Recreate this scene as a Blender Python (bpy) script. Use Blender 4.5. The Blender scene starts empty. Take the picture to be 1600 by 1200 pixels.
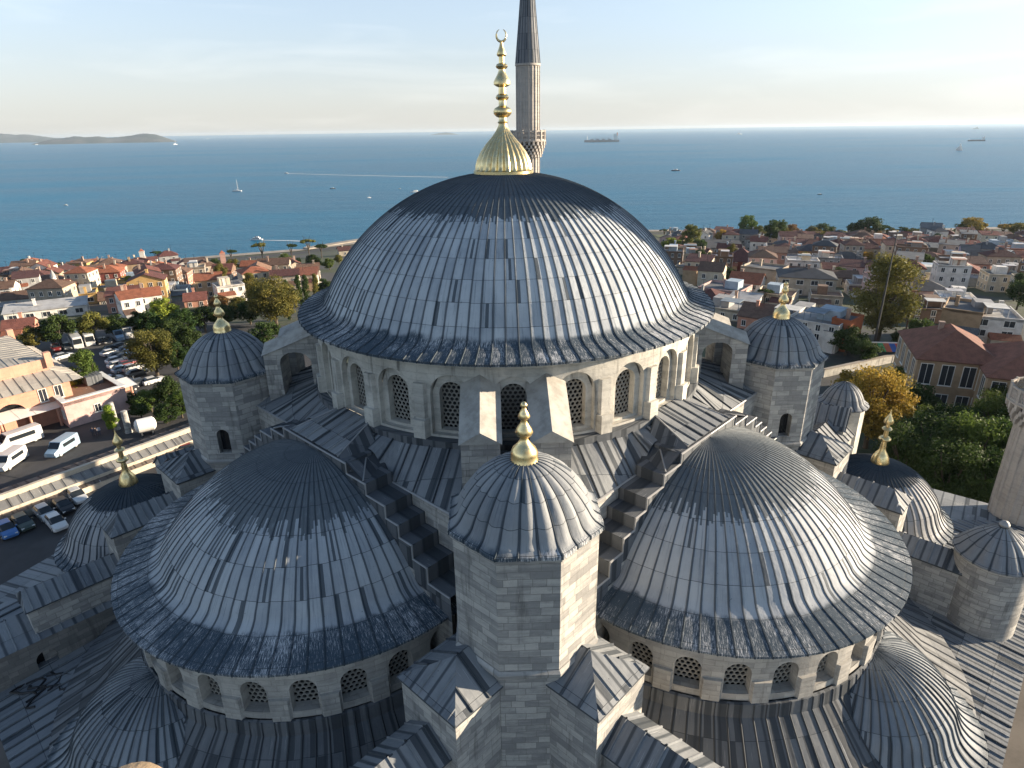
import bpy, bmesh, math, random
from mathutils import Vector, Matrix
import numpy as np
S = bpy.context.scene
C = S.collection
R_ = math.radians
PI = math.pi
random.seed(11)
Q = 2 ** -.5

# ------------------------------------------------------------------ camera
CAM = Vector((-0.914, -43.762, 45.862))
YAW, PITCH, ROLL, FPX = 0.0277, 0.3800, -0.01456, 993.4
_cy, _sy, _cp, _sp = math.cos(YAW), math.sin(YAW), math.cos(PITCH), math.sin(PITCH)
_f = Vector((_sy * _cp, _cy * _cp, -_sp)); _r = Vector((_cy, -_sy, 0)); _u = _r.cross(_f)
_cr, _sr = math.cos(ROLL), math.sin(ROLL)
_r, _u = _cr * _r + _sr * _u, -_sr * _r + _cr * _u
cd = bpy.data.cameras.new('camera'); cam = bpy.data.objects.new('camera', cd); C.objects.link(cam)
cd.sensor_width = 36; cd.sensor_fit = 'HORIZONTAL'; cd.lens = 36 * FPX / 1600
cd.clip_start = .05; cd.clip_end = 90000
M = Matrix((_r, _u, -_f)).transposed().to_4x4(); M.translation = CAM
cam.matrix_world = M
S.camera = cam

# ------------------------------------------------------------------ light
SUN_EL, SUN_AZ = 12.5, 6.3          # azimuth measured from +x towards +y
w = bpy.data.worlds.new('World'); S.world = w; w.use_nodes = True
nt = w.node_tree; bg = nt.nodes['Background']
sky = nt.nodes.new('ShaderNodeTexSky'); sky.sky_type = 'NISHITA'; sky.sun_disc = False
sky.sun_elevation = R_(SUN_EL); sky.sun_rotation = R_(90 - SUN_AZ)
sky.air_density = 1.0; sky.dust_density = 1.0; sky.ozone_density = 2.0; sky.altitude = 80
tc = nt.nodes.new('ShaderNodeTexCoord'); mp = nt.nodes.new('ShaderNodeMapping'); mp.inputs['Scale'].default_value = (2.2, 2.2, 16)
nz = nt.nodes.new('ShaderNodeTexNoise'); nz.inputs['Scale'].default_value = 1.6; nz.inputs['Detail'].default_value = 7; nz.inputs['Distortion'].default_value = .6
cr = nt.nodes.new('ShaderNodeValToRGB'); cr.color_ramp.elements[0].position = .5; cr.color_ramp.elements[1].position = .82
cr.color_ramp.elements[1].color = (.13, .13, .13, 1)
mx = nt.nodes.new('ShaderNodeMixRGB'); mx.blend_type = 'MIX'; mx.inputs[2].default_value = (7.0, 6.8, 6.5, 1)
nt.links.new(tc.outputs['Generated'], mp.inputs[0]); nt.links.new(mp.outputs[0], nz.inputs['Vector'])
nt.links.new(nz.outputs['Fac'], cr.inputs[0]); nt.links.new(cr.outputs[0], mx.inputs[0])
hs = nt.nodes.new('ShaderNodeHueSaturation'); hs.inputs['Saturation'].default_value = .5; nt.links.new(sky.outputs[0], hs.inputs['Color'])
tn = nt.nodes.new('ShaderNodeMixRGB'); tn.blend_type = 'MULTIPLY'; tn.inputs[0].default_value = 1; tn.inputs[2].default_value = (.80, .945, 1.12, 1); nt.links.new(hs.outputs[0], tn.inputs[1])
g1 = nt.nodes.new('ShaderNodeMixRGB'); g1.blend_type = 'MULTIPLY'; g1.inputs[0].default_value = 1; g1.inputs[2].default_value = (1 / 3,) * 3 + (1,)
gm_ = nt.nodes.new('ShaderNodeGamma'); gm_.inputs[1].default_value = .68; g2 = nt.nodes.new('ShaderNodeMixRGB'); g2.blend_type = 'MULTIPLY'; g2.inputs[0].default_value = 1; g2.inputs[2].default_value = (3.15, 3.15, 3.15, 1)
nt.links.new(tn.outputs[0], g1.inputs[1]); nt.links.new(g1.outputs[0], gm_.inputs[0]); nt.links.new(gm_.outputs[0], g2.inputs[1])
sz = nt.nodes.new('ShaderNodeSeparateXYZ'); mr_ = nt.nodes.new('ShaderNodeMapRange'); mr_.interpolation_type = 'SMOOTHSTEP'; mr_.inputs[1].default_value = -.02; mr_.inputs[2].default_value = .16; mr_.inputs[3].default_value = .75; mr_.inputs[4].default_value = 0
nt.links.new(tc.outputs['Generated'], sz.inputs[0]); nt.links.new(sz.outputs[2], mr_.inputs[0])
hz0 = nt.nodes.new('ShaderNodeMixRGB'); hz0.inputs[2].default_value = (3.35, 3.2, 2.9, 1); nt.links.new(mr_.outputs[0], hz0.inputs[0]); nt.links.new(g2.outputs[0], hz0.inputs[1])
mr2 = nt.nodes.new('ShaderNodeMapRange'); mr2.interpolation_type = 'SMOOTHSTEP'; mr2.inputs[1].default_value = .17; mr2.inputs[2].default_value = .7; nt.links.new(sz.outputs[2], mr2.inputs[0])
zen = nt.nodes.new('ShaderNodeMixRGB'); zen.blend_type = 'MULTIPLY'; zen.inputs[2].default_value = (.36, .50, .66, 1); nt.links.new(mr2.outputs[0], zen.inputs[0]); nt.links.new(hz0.outputs[0], zen.inputs[1])
nt.links.new(zen.outputs[0], mx.inputs[1]); nt.links.new(mx.outputs[0], bg.inputs[0])
bg.inputs[1].default_value = 0.092
sl = bpy.data.lights.new('sun', 'SUN'); sl.energy = 5.0; sl.angle = R_(.5); sl.color = (1, .83, .62)
so = bpy.data.objects.new('sun', sl); C.objects.link(so)
sd = Vector((math.cos(R_(SUN_AZ)) * math.cos(R_(SUN_EL)), math.sin(R_(SUN_AZ)) * math.cos(R_(SUN_EL)), math.sin(R_(SUN_EL))))
so.rotation_euler = sd.to_track_quat('Z', 'Y').to_euler()
S.view_settings.view_transform = 'Standard'; S.view_settings.look = 'None'; S.view_settings.exposure = 1.45; S.view_settings.gamma = 1
S.cycles.max_bounces = 6; S.cycles.diffuse_bounces = 3; S.cycles.glossy_bounces = 3; S.cycles.transmission_bounces = 2
S.cycles.volume_bounces = 0; S.cycles.volume_step_rate = 5; S.cycles.volume_max_steps = 64; S.cycles.caustics_reflective = False; S.cycles.caustics_refractive = False

# ------------------------------------------------------------------ projection helpers
def pix(P):
    d = Vector(P) - CAM; wz = d.dot(_f)
    return 800 + FPX * d.dot(_r) / wz, 600 - FPX * d.dot(_u) / wz, wz
def ray(px, py): return (px - 800) / FPX * _r - (py - 600) / FPX * _u + _f
def atz(px, py, z):
    d = ray(px, py); return CAM + d * ((z - CAM.z) / d.z)
SHX = [-900, -301, -262, -209, -133, -105, 0, 134, 180, 262, 420, 1200]
SHY = [150, 350, 369, 386, 416, 440, 474, 474, 457, 449, 455, 470]
def yshore(x): return float(np.interp(x, SHX, SHY))
def ground(x, y):
    s = (y - 95) / (yshore(x) - 25 - 95)
    if y > yshore(x): return -30.6 - (y - yshore(x)) * .35
    s = min(max(s, 0), 1)
    return -30.4 * (s ** 1.08)
def at(px, py):
    d = ray(px, py); t = 40.
    for i in range(4000):
        P = CAM + d * t
        if P.z < ground(P.x, P.y): break
        t += .4
    return Vector((P.x, P.y, ground(P.x, P.y)))

# ------------------------------------------------------------------ mesh builder
class MB:
    def __init__(s): s.v = []; s.f = []; s.uv = []; s.m = []
    def face(s, pts, uvs=None, mat=0):
        i = len(s.v); s.v += [tuple(p) for p in pts]; s.f.append(tuple(range(i, i + len(pts))))
        s.uv.append(uvs if uvs else [(0, 0)] * len(pts)); s.m.append(mat)
    def wall(s, a, b, z0, z1, mat=0, z0b=None, z1b=None):
        a = Vector((a[0], a[1], 0)); b = Vector((b[0], b[1], 0)); L = (b - a).length
        z0b = z0 if z0b is None else z0b; z1b = z1 if z1b is None else z1b
        o = (a.x * .7 + a.y * .7)
        s.face([(a.x, a.y, z0), (b.x, b.y, z0b), (b.x, b.y, z1b), (a.x, a.y, z1)], [(o, z0), (o + L, z0b), (o + L, z1b), (o, z1)], mat)
    def box(s, c, d, rz=0, mat=0):
        c = Vector(c); hx, hy, hz = d[0] / 2, d[1] / 2, d[2] / 2
        k, q = math.cos(rz), math.sin(rz)
        def P(x, y, z): return (c.x + x * k - y * q, c.y + x * q + y * k, c.z + z)
        for (n, a, b) in ((0, 1, 2), (1, 0, 2), (2, 0, 1)):
            for sg in (-1, 1):
                h = (hx, hy, hz); pts = []; uvs = []
                for (i, j) in ((-1, -1), (1, -1), (1, 1), (-1, 1)):
                    p = [0, 0, 0]; p[n] = sg * h[n]; p[a] = i * h[a]; p[b] = j * h[b]
                    pts.append(P(*p)); uvs.append((i * h[a] + c.x, j * h[b] + c.z))
                if (sg == 1) == (n == 1): pts.reverse(); uvs.reverse()
                s.face(pts, uvs, mat)
    def tube(s, path, r, n=6, mat=0, cap=True):
        path = [Vector(p) for p in path]; rings = []
        for i, p in enumerate(path):
            t = (path[min(i + 1, len(path) - 1)] - path[max(i - 1, 0)]).normalized()
            a = t.orthogonal().normalized() if abs(t.z) > .95 else t.cross(Vector((0, 0, 1))).normalized()
            b = t.cross(a); rr = r[i] if isinstance(r, (list, tuple)) else r
            rings.append([p + rr * (math.cos(2 * PI * k / n) * a + math.sin(2 * PI * k / n) * b) for k in range(n)])
        i0 = len(s.v)
        for g in rings: s.v += [tuple(x) for x in g]
        for i in range(len(rings) - 1):
            for k in range(n):
                k2 = (k + 1) % n
                s.f.append((i0 + i * n + k, i0 + i * n + k2, i0 + (i + 1) * n + k2, i0 + (i + 1) * n + k)); s.uv.append([(0, 0)] * 4); s.m.append(mat)
        if cap:
            s.f.append(tuple(i0 + k for k in range(n))); s.uv.append([(0, 0)] * n); s.m.append(mat)
            s.f.append(tuple(i0 + (len(rings) - 1) * n + k for k in range(n))); s.uv.append([(0, 0)] * n); s.m.append(mat)
    def grid(s, rows, uvr, mat=0, close=False):
        i0 = len(s.v); n = len(rows[0])
        for r in rows: s.v += [tuple(p) for p in r]
        for i in range(len(rows) - 1):
            for k in range(n - (0 if close else 1)):
                k2 = (k + 1) % n
                s.f.append((i0 + i * n + k, i0 + i * n + k2, i0 + (i + 1) * n + k2, i0 + (i + 1) * n + k))
                u = [list(uvr[i][k]), list(uvr[i][k2]), list(uvr[i + 1][k2]), list(uvr[i + 1][k])]
                s.uv.append(u); s.m.append(mat)
    def lathe(s, prof, n=24, c=(0, 0, 0), mat=0, lobes=0, amp=None, a0=0):
        rows = []; uvr = []
        for i, (r, z) in enumerate(prof):
            row = []; ur = []
            for k in range(n):
                th = 2 * PI * k / n + a0; rr = r
                if lobes and amp: rr = r * (1 + amp(i, z) * (abs(math.sin(lobes * th / 2)) - .6))
                row.append((c[0] + rr * math.cos(th), c[1] + rr * math.sin(th), c[2] + z)); ur.append((th * max(r, .3), z))
            rows.append(row); uvr.append(ur)
        s.grid(rows, uvr, mat, close=True)
    def roof(s, p0, p1, p2, p3, sp=.75, mat=0, rw=.045, rh=.07, ribs=True):
        """lead sheet: p0-p1 the low edge, p3-p2 the high edge, seams run from low to high"""
        p0, p1, p2, p3 = map(Vector, (p0, p1, p2, p3))
        e = (p1 - p0); L = e.length; e = e / L; tp = (p2 + p3) / 2 - p0; nm = e.cross(tp).normalized()
        if nm.z < 0: nm = -nm
        sl = tp - e * tp.dot(e); H = max(sl.length, .01); sl = sl / H
        c = [((q - p0).dot(e), (q - p0).dot(sl)) for q in (p0, p1, p2, p3)]
        u0 = (p0.x * 3.7 + p0.y * 1.3) % 37 // 1
        s.face([p0, p1, p2, p3], [(u0 + x / sp, H - y) for x, y in c], mat)
        if not ribs: return
        def hgt_(x):
            (x2, y2), (x3, y3) = c[2], c[3]
            if x3 > 1e-6 and x < x3: return y3 * x / x3
            if x2 < L - 1e-6 and x > x2: return y2 * (L - x) / (L - x2)
            return y3 + (y2 - y3) * ((x - x3) / (x2 - x3) if abs(x2 - x3) > 1e-6 else 0)
        n = int(L / sp); off = (L - n * sp) / 2
        for k in range(0, n + 1):
            x = min(max(off + k * sp, .02), L - .02); y = hgt_(x)
            if y < .25: continue
            a = p0 + e * x; b = a + sl * y; sd_ = e * rw; up = nm * rh
            q = [a - sd_, a + sd_, a + sd_ * .6 + up, a - sd_ * .6 + up]; f = [b - sd_, b + sd_, b + sd_ * .6 + up, b - sd_ * .6 + up]
            uu = u0 + x / sp
            for (i, j) in ((1, 2), (2, 3), (3, 0)):
                s.face([q[i], q[j], f[j], f[i]], [(uu, H), (uu, H), (uu, H - y), (uu, H - y)], mat)
            s.face(q, [(uu, H)] * 4, mat)
    def build(s, name, mats, parent=None, smooth=None):
        me = bpy.data.meshes.new(name); me.from_pydata(s.v, [], s.f)
        ul = me.uv_layers.new(name='UVMap')
        flat = [c for f in s.uv for uv in f for c in uv]; ul.data.foreach_set('uv', flat)
        if not isinstance(mats, (list, tuple)): mats = [mats]
        for m in mats: me.materials.append(m)
        me.polygons.foreach_set('material_index', s.m)
        bm = bmesh.new(); bm.from_mesh(me)
        if smooth: bmesh.ops.remove_doubles(bm, verts=bm.verts, dist=.0005)
        bmesh.ops.recalc_face_normals(bm, faces=bm.faces) if smooth else None
        bm.to_mesh(me); bm.free()
        if smooth:
            me.shade_smooth(); me.set_sharp_from_angle(angle=R_(smooth))
        o = bpy.data.objects.new(name, me); C.objects.link(o)
        if parent: o.parent = parent
        return o
THINGS = []
def tag(o, label=None, cat=None, group=None, kind=None):
    if label: o['label'] = label
    if cat: o['category'] = cat; THINGS.append(o)
    if group: o['group'] = group
    if kind: o['kind'] = kind
    return o
def thing(name, label, cat, loc=(0, 0, 0), rz=0, group=None):
    o = bpy.data.objects.new(name, None); C.objects.link(o); o.location = loc; o.rotation_euler = (0, 0, rz); o.empty_display_size = .5
    return tag(o, label, cat, group)
def kids(o): return [c for c in o.children]
def dup(o, parent=None):
    c = o.copy(); C.objects.link(c)
    if parent: c.parent = parent
    for ch in kids(o): dup(ch, c)
    return c

# ------------------------------------------------------------------ materials
class NT:
    def __init__(s, name):
        s.mat = bpy.data.materials.new(name); s.mat.use_nodes = True; s.t = s.mat.node_tree; s.b = s.t.nodes['Principled BSDF']
    def n(s, ty, **k):
        o = s.t.nodes.new('ShaderNode' + ty)
        for a, b in k.items(): setattr(o, a, b)
        return o
    def l(s, a, b): s.t.links.new(a, b)
    def val(s, sock, v):
        if isinstance(v, (int, float, tuple, list)): sock.default_value = v
        else: s.l(v, sock)
    def math(s, op, a, b=0., c=0.):
        o = s.n('Math', operation=op); s.val(o.inputs[0], a); s.val(o.inputs[1], b); s.val(o.inputs[2], c); return o.outputs[0]
    def comb(s, x, y, z=0.):
        o = s.n('CombineXYZ'); s.val(o.inputs[0], x); s.val(o.inputs[1], y); s.val(o.inputs[2], z); return o.outputs[0]
    def noise(s, vec, scale, det=4, rough=.55, dist=0):
        o = s.n('TexNoise'); s.val(o.inputs['Vector'], vec); o.inputs['Scale'].default_value = scale; o.inputs['Detail'].default_value = det; o.inputs['Roughness'].default_value = rough; o.inputs['Distortion'].default_value = dist
        return o.outputs['Fac']
    def white(s, vec):
        o = s.n('TexWhiteNoise', noise_dimensions='3D'); s.val(o.inputs['Vector'], vec); return o.outputs['Value']
    def ramp(s, f, a, b, ca=(0, 0, 0, 1), cb=(1, 1, 1, 1)):
        o = s.n('ValToRGB'); e = o.color_ramp.elements; e[0].position = a; e[1].position = b; e[0].color = ca; e[1].color = cb; s.val(o.inputs[0], f); return o.outputs[0]
    def sstep(s, f, a, b, lo=0., hi=1.):
        o = s.n('MapRange', interpolation_type='SMOOTHSTEP'); s.val(o.inputs[0], f); s.val(o.inputs[1], a); s.val(o.inputs[2], b); o.inputs[3].default_value = lo; o.inputs[4].default_value = hi; return o.outputs[0]
    def mix(s, f, a, b, mode='MIX'):
        o = s.n('MixRGB', blend_type=mode); s.val(o.inputs[0], f); s.val(o.inputs[1], a); s.val(o.inputs[2], b); return o.outputs[0]
    def bump(s, h, st, d=.05):
        o = s.n('Bump'); o.inputs['Strength'].default_value = st; o.inputs['Distance'].default_value = d; s.val(o.inputs['Height'], h); s.l(o.outputs[0], s.b.inputs['Normal'])
    def base(s, c, rough=.7, metal=0.):
        s.val(s.b.inputs['Base Color'], c); s.val(s.b.inputs['Roughness'], rough); s.val(s.b.inputs['Metallic'], metal)

def lead_mat(name, course=1.2, vdark=0., veave=1e3, light=(.52, .545, .555, 1), dark=(.032, .045, .058, 1), darkprob=.1, jag=.5, pat=None):
    pat = pat or dark
    m = NT(name); uv = m.n('UVMap').outputs[0]; sx = m.n('SeparateXYZ'); m.l(uv, sx.inputs[0]); u, v = sx.outputs[0], sx.outputs[1]
    cu = m.math('FLOOR', u); cv = m.math('FLOOR', m.math('DIVIDE', v, course))
    geo = m.n('TexCoord').outputs['Object']
    w1 = m.white(m.comb(cu, cv, 3.1)); w2 = m.white(m.comb(cu, 7.7, 1.3)); w3 = m.white(m.comb(m.math('FLOOR', m.math('MULTIPLY', u, 3)), cv, 9.))
    big = m.noise(geo, .35, 3)
    tone = m.math('ADD', m.math('MULTIPLY', w1, .3), m.math('ADD', m.math('MULTIPLY', big, .65), m.math('MULTIPLY', m.noise(geo, 1.7, 5, .7), .4)))
    col = m.mix(m.sstep(tone, .35, .95), (light[0] * .62, light[1] * .64, light[2] * .68, 1), light)
    # streaks that run down the sheets
    st = m.noise(m.comb(m.math('MULTIPLY', u, 5.), m.math('MULTIPLY', v, .35), 2.), 1., 5, .65)
    col = m.mix(m.sstep(st, .54, .76, 0, .6), col, (dark[0] * 1.7, dark[1] * 1.7, dark[2] * 1.7, 1))
    st2 = m.noise(m.comb(m.math('MULTIPLY', u, 9.), m.math('MULTIPLY', v, .8), 5.), 1., 4, .6)
    col = m.mix(m.sstep(st2, .6, .8, 0, .45), col, (light[0] * 1.5, light[1] * 1.5, light[2] * 1.5, 1))
    ro = m.noise(m.comb(m.math('MULTIPLY', u, 2.3), m.math('MULTIPLY', v, .16), 11.), 1., 6, .7)
    col = m.mix(m.sstep(ro, .55, .72, 0, .55), col, (dark[0] * 2.2, dark[1] * 2.1, dark[2] * 2., 1))
    dr = m.noise(m.comb(m.math('MULTIPLY', u, 26.), m.math('MULTIPLY', v, .5), 13.), 1., 3, .5)
    col = m.mix(m.math('MULTIPLY', m.sstep(dr, .64, .7, 0, .6), m.sstep(m.noise(geo, .6, 3), .45, .6)), col, (.6, .61, .62, 1))
    # single sheets much darker than the rest
    col = m.mix(m.math('MULTIPLY', m.math('LESS_THAN', w3, darkprob), .8), col, dark)
    # dark patina above a course line with ragged ends
    dm = m.math('LESS_THAN', v, m.math('ADD', vdark, m.math('MULTIPLY', m.math('SUBTRACT', m.white(m.comb(m.math('FLOOR', m.math('MULTIPLY', u, 4)), 1.7, 2.2)), .75), jag)))
    dk = m.mix(m.sstep(m.noise(m.comb(m.math('MULTIPLY', u, 7.), m.math('MULTIPLY', v, 1.3), 8.), 1., 5, .7), .5, .75), pat, (pat[0] * 2.4, pat[1] * 2.4, pat[2] * 2.4, 1))
    col = m.mix(m.math('MULTIPLY', dm, .9), col, dk)
    # weathered eaves: dark with white bloom
    nzv = m.noise(geo, 1.1, 3)
    ev = m.sstep(m.math('ADD', v, m.math('MULTIPLY', m.math('SUBTRACT', nzv, .5), .9)), veave - .18, veave + .18)
    sp = m.noise(m.comb(m.math('MULTIPLY', u, 21.), m.math('MULTIPLY', v, 2.3), 4.), 1., 7, .8)
    ec = m.mix(m.sstep(m.math('ADD', sp, m.math('MULTIPLY', m.math('SUBTRACT', big, .5), .35)), .5, .64), (dark[0] * 1.6, dark[1] * 1.6, dark[2] * 1.6, 1), (.62, .62, .62, 1))
    col = m.mix(ev, col, ec)
    # speckle everywhere
    sk = m.noise(m.comb(m.math('MULTIPLY', u, 14.), m.math('MULTIPLY', v, 5.), 6.), 1., 5, .8)
    col = m.mix(m.sstep(sk, .67, .74, 0, .5), col, (.52, .52, .52, 1))
    col = m.mix(m.sstep(m.noise(geo, 7., 2), .73, .77, 0, .7), col, (.03, .03, .035, 1))
    # lap seams and dirt by the rolls
    fv = m.math('FRACT', m.math('ADD', m.math('DIVIDE', v, course), m.math('MULTIPLY', w2, .035)))
    col = m.mix(m.math('MULTIPLY', m.math('LESS_THAN', fv, .026 / course), .8), col, (.025, .032, .04, 1))
    fu = m.math('ABSOLUTE', m.math('SUBTRACT', m.math('FRACT', u), .5))
    col = m.mix(m.sstep(m.math('ADD', fu, m.math('MULTIPLY', st, .14)), .45, .54, 0, .8), col, dark)
    m.base(col, m.sstep(st, .3, .8, .58, .78), 0.); m.b.inputs['Specular IOR Level'].default_value = .18
    h = m.math('ADD', m.math('MULTIPLY', m.noise(geo, 2.2, 3), 1.), m.math('ADD', m.math('MULTIPLY', m.math('LESS_THAN', fv, .06), -.25), m.math('MULTIPLY', w1, .3)))
    m.bump(h, .5, .06)
    return m.mat
def stone_mat(name, c1=(.48, .46, .42), c2=(.25, .245, .235), bw=.9, bh=.36, mortar=(.2, .19, .175), contrast=.9, grime=.65, plaster=0.):
    m = NT(name); uv = m.n('UVMap').outputs[0]; geo = m.n('TexCoord').outputs['Object']
    wv = m.n('VectorMath', operation='ADD'); m.l(uv, wv.inputs[0])
    nn = m.n('TexNoise'); m.l(geo, nn.inputs['Vector']); nn.inputs['Scale'].default_value = .8; 
    sc = m.n('VectorMath', operation='SCALE'); m.l(nn.outputs['Color'], sc.inputs[0]); sc.inputs['Scale'].default_value = .12; m.l(sc.outputs[0], wv.inputs[1])
    b = m.n('TexBrick', offset=.5, squash=.65, squash_frequency=3); m.l(wv.outputs[0], b.inputs['Vector'])
    b.inputs['Color1'].default_value = (0, 0, 0, 1); b.inputs['Color2'].default_value = (1, 1, 1, 1); b.inputs['Mortar'].default_value = (.5, .5, .5, 1)
    b.inputs['Scale'].default_value = 1; b.inputs['Brick Width'].default_value = bw; b.inputs['Row Height'].default_value = bh; b.inputs['Mortar Size'].default_value = .012; b.inputs['Bias'].default_value = 0
    us = m.n('SeparateXYZ'); m.l(uv, us.inputs[0])
    band = m.noise(m.comb(m.math('MULTIPLY', us.outputs[0], .45), m.math('MULTIPLY', us.outputs[1], 2.6)), 1., 6, .7)
    t = m.math('ADD', m.math('MULTIPLY', b.outputs['Color'], .6 * contrast), m.math('ADD', m.math('MULTIPLY', m.noise(geo, .9, 5, .65), .35), m.math('MULTIPLY', m.sstep(band, .35, .65), .35)))
    col = m.mix(m.sstep(t, .25, .95), (*c1, 1), (*c2, 1))
    col = m.mix(m.math('MULTIPLY', b.outputs['Fac'], .8 * (1 - plaster)), col, (*mortar, 1))
    if plaster:
        pn = m.noise(geo, .55, 6, .65, .4)
        col = m.mix(m.sstep(pn, .38, .56, plaster, 0.), col, (c1[0] * 1.22, c1[1] * 1.22, c1[2] * 1.22, 1))
    fine = m.noise(m.n('Mapping').outputs[0] if 0 else geo, 5., 6, .7)
    col = m.mix(m.sstep(fine, .5, .75, 0, .35), col, (c2[0] * .55, c2[1] * .55, c2[2] * .55, 1))
    sep = m.n('SeparateXYZ'); m.l(geo, sep.inputs[0])
    gv = m.comb(m.math('MULTIPLY', sep.outputs[0], 1.6), m.math('MULTIPLY', sep.outputs[1], 1.6), m.math('MULTIPLY', sep.outputs[2], .22))
    gr = m.noise(gv, 1., 5, .6)
    col = m.mix(m.sstep(gr, .55, .74, 0, grime), col, (.07, .068, .062, 1))
    m.base(col, .82)
    h = m.math('ADD', m.math('MULTIPLY', b.outputs['Fac'], -.6), m.math('ADD', m.math('MULTIPLY', b.outputs['Color'], .25), m.math('MULTIPLY', fine, .6)))
    m.bump(h, .7, .04)
    return m.mat
def plain_mat(name, col, rough=.7, metal=0., var=.25, scale=.8, objcol=False, bump=0.):
    m = NT(name); geo = m.n('TexCoord').outputs['Object']
    base = m.n('ObjectInfo').outputs['Color'] if objcol else (*col, 1)
    n = m.noise(geo, scale, 5, .65)
    c = m.mix(m.sstep(n, .35, .7, 0, var), base, (.25, .24, .22, 1), 'MULTIPLY')
    m.base(c, rough, metal)
    if bump: m.bump(n, bump, .05)
    return m.mat

MT = {}
MT['lead_main'] = lead_mat('lead_main', 1.32, 7.92, 15.15, darkprob=.03, jag=1.0, pat=(.07, .086, .1, 1))
MT['lead_semi'] = lead_mat('lead_semi', 1.55, 6.2, 10.75, light=(.45, .47, .48, 1), darkprob=.08, jag=1.3, pat=(.10, .115, .125, 1))
MT['lead_turret'] = lead_mat('lead_turret', 1.0, .2, 3.9, light=(.3, .31, .315, 1), darkprob=.02, jag=.2)
MT['lead_roof'] = lead_mat('lead_roof', 1.9, 0, 1e3, light=(.26, .27, .275, 1), dark=(.035, .043, .052, 1), darkprob=.1)
MT['lead_dark'] = lead_mat('lead_dark', 1.9, 0, 1e3, light=(.16, .168, .175, 1), dark=(.04, .046, .053, 1), darkprob=.2)
MT['lead_edge'] = plain_mat('lead_edge', (.34, .34, .34), .6, .1)
MT['stone'] = stone_mat('stone')
MT['stone_fine'] = stone_mat('stone_fine', (.50, .48, .43), (.33, .32, .29), 1.1, .42, (.26, .25, .23), .6, .75, .7)
MT['stone_semi'] = stone_mat('stone_semi', (.45, .43, .39), (.29, .28, .26), .9, .34, (.2, .19, .175), .9, .5, .35)
MT['stone_min'] = stone_mat('stone_minaret', (.44, .40, .36), (.36, .33, .30), .8, .42, (.28, .26, .24), .6, .35, .3)
MT['stone_dark'] = stone_mat('stone_dark', (.25, .24, .22), (.17, .165, .155), .8, .34, (.13, .125, .12), 1., .6)
MT['grille'] = plain_mat('grille_stone', (.27, .26, .235), .85, 0, .4, 3)
MT['glass'] = plain_mat('dark_glass', (.012, .014, .018), .25, 0, 0)
def gold():
    m = NT('gilding'); geo = m.n('TexCoord').outputs['Object']; n = m.noise(geo, 4, 5, .6)
    m.base(m.mix(m.sstep(n, .4, .75), (.88, .69, .36, 1), (.66, .48, .22, 1)), m.sstep(n, .3, .7, .22, .42), 1.); m.bump(n, .12, .03); return m.mat
MT['gold'] = gold()

# ------------------------------------------------------------------ dome builder
def smooth_profile(pts, n=40):
    """Catmull-Rom resample of (r, z) control points, apex first; returns (r, z, arclength)"""
    P = [np.array(p, float) for p in pts]; P = [2 * P[0] - P[1]] + P + [2 * P[-1] - P[-2]]; out = []
    per = max(2, n // (len(pts) - 1))
    for i in range(1, len(P) - 2):
        for k in range(per):
            t = k / per; a, b, c, d = P[i - 1:i + 3]
            out.append(.5 * (2 * b + (c - a) * t + (2 * a - 5 * b + 4 * c - d) * t * t + (-a + 3 * b - 3 * c + d) * t ** 3))
    out.append(P[-2]); res = []; L = 0
    for i, p in enumerate(out):
        if i: L += float(np.hypot(*(p - out[i - 1])))
        res.append((max(float(p[0]), .01), float(p[1]), L))
    return res
def cap(R, zc, r0, r1, n=9):
    a0, a1 = math.asin(r0 / R), math.asin(r1 / R)
    return [(R * math.sin(a0 + (a1 - a0) * i / (n - 1)), zc + R * math.cos(a0 + (a1 - a0) * i / (n - 1))) for i in range(n)]
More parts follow.
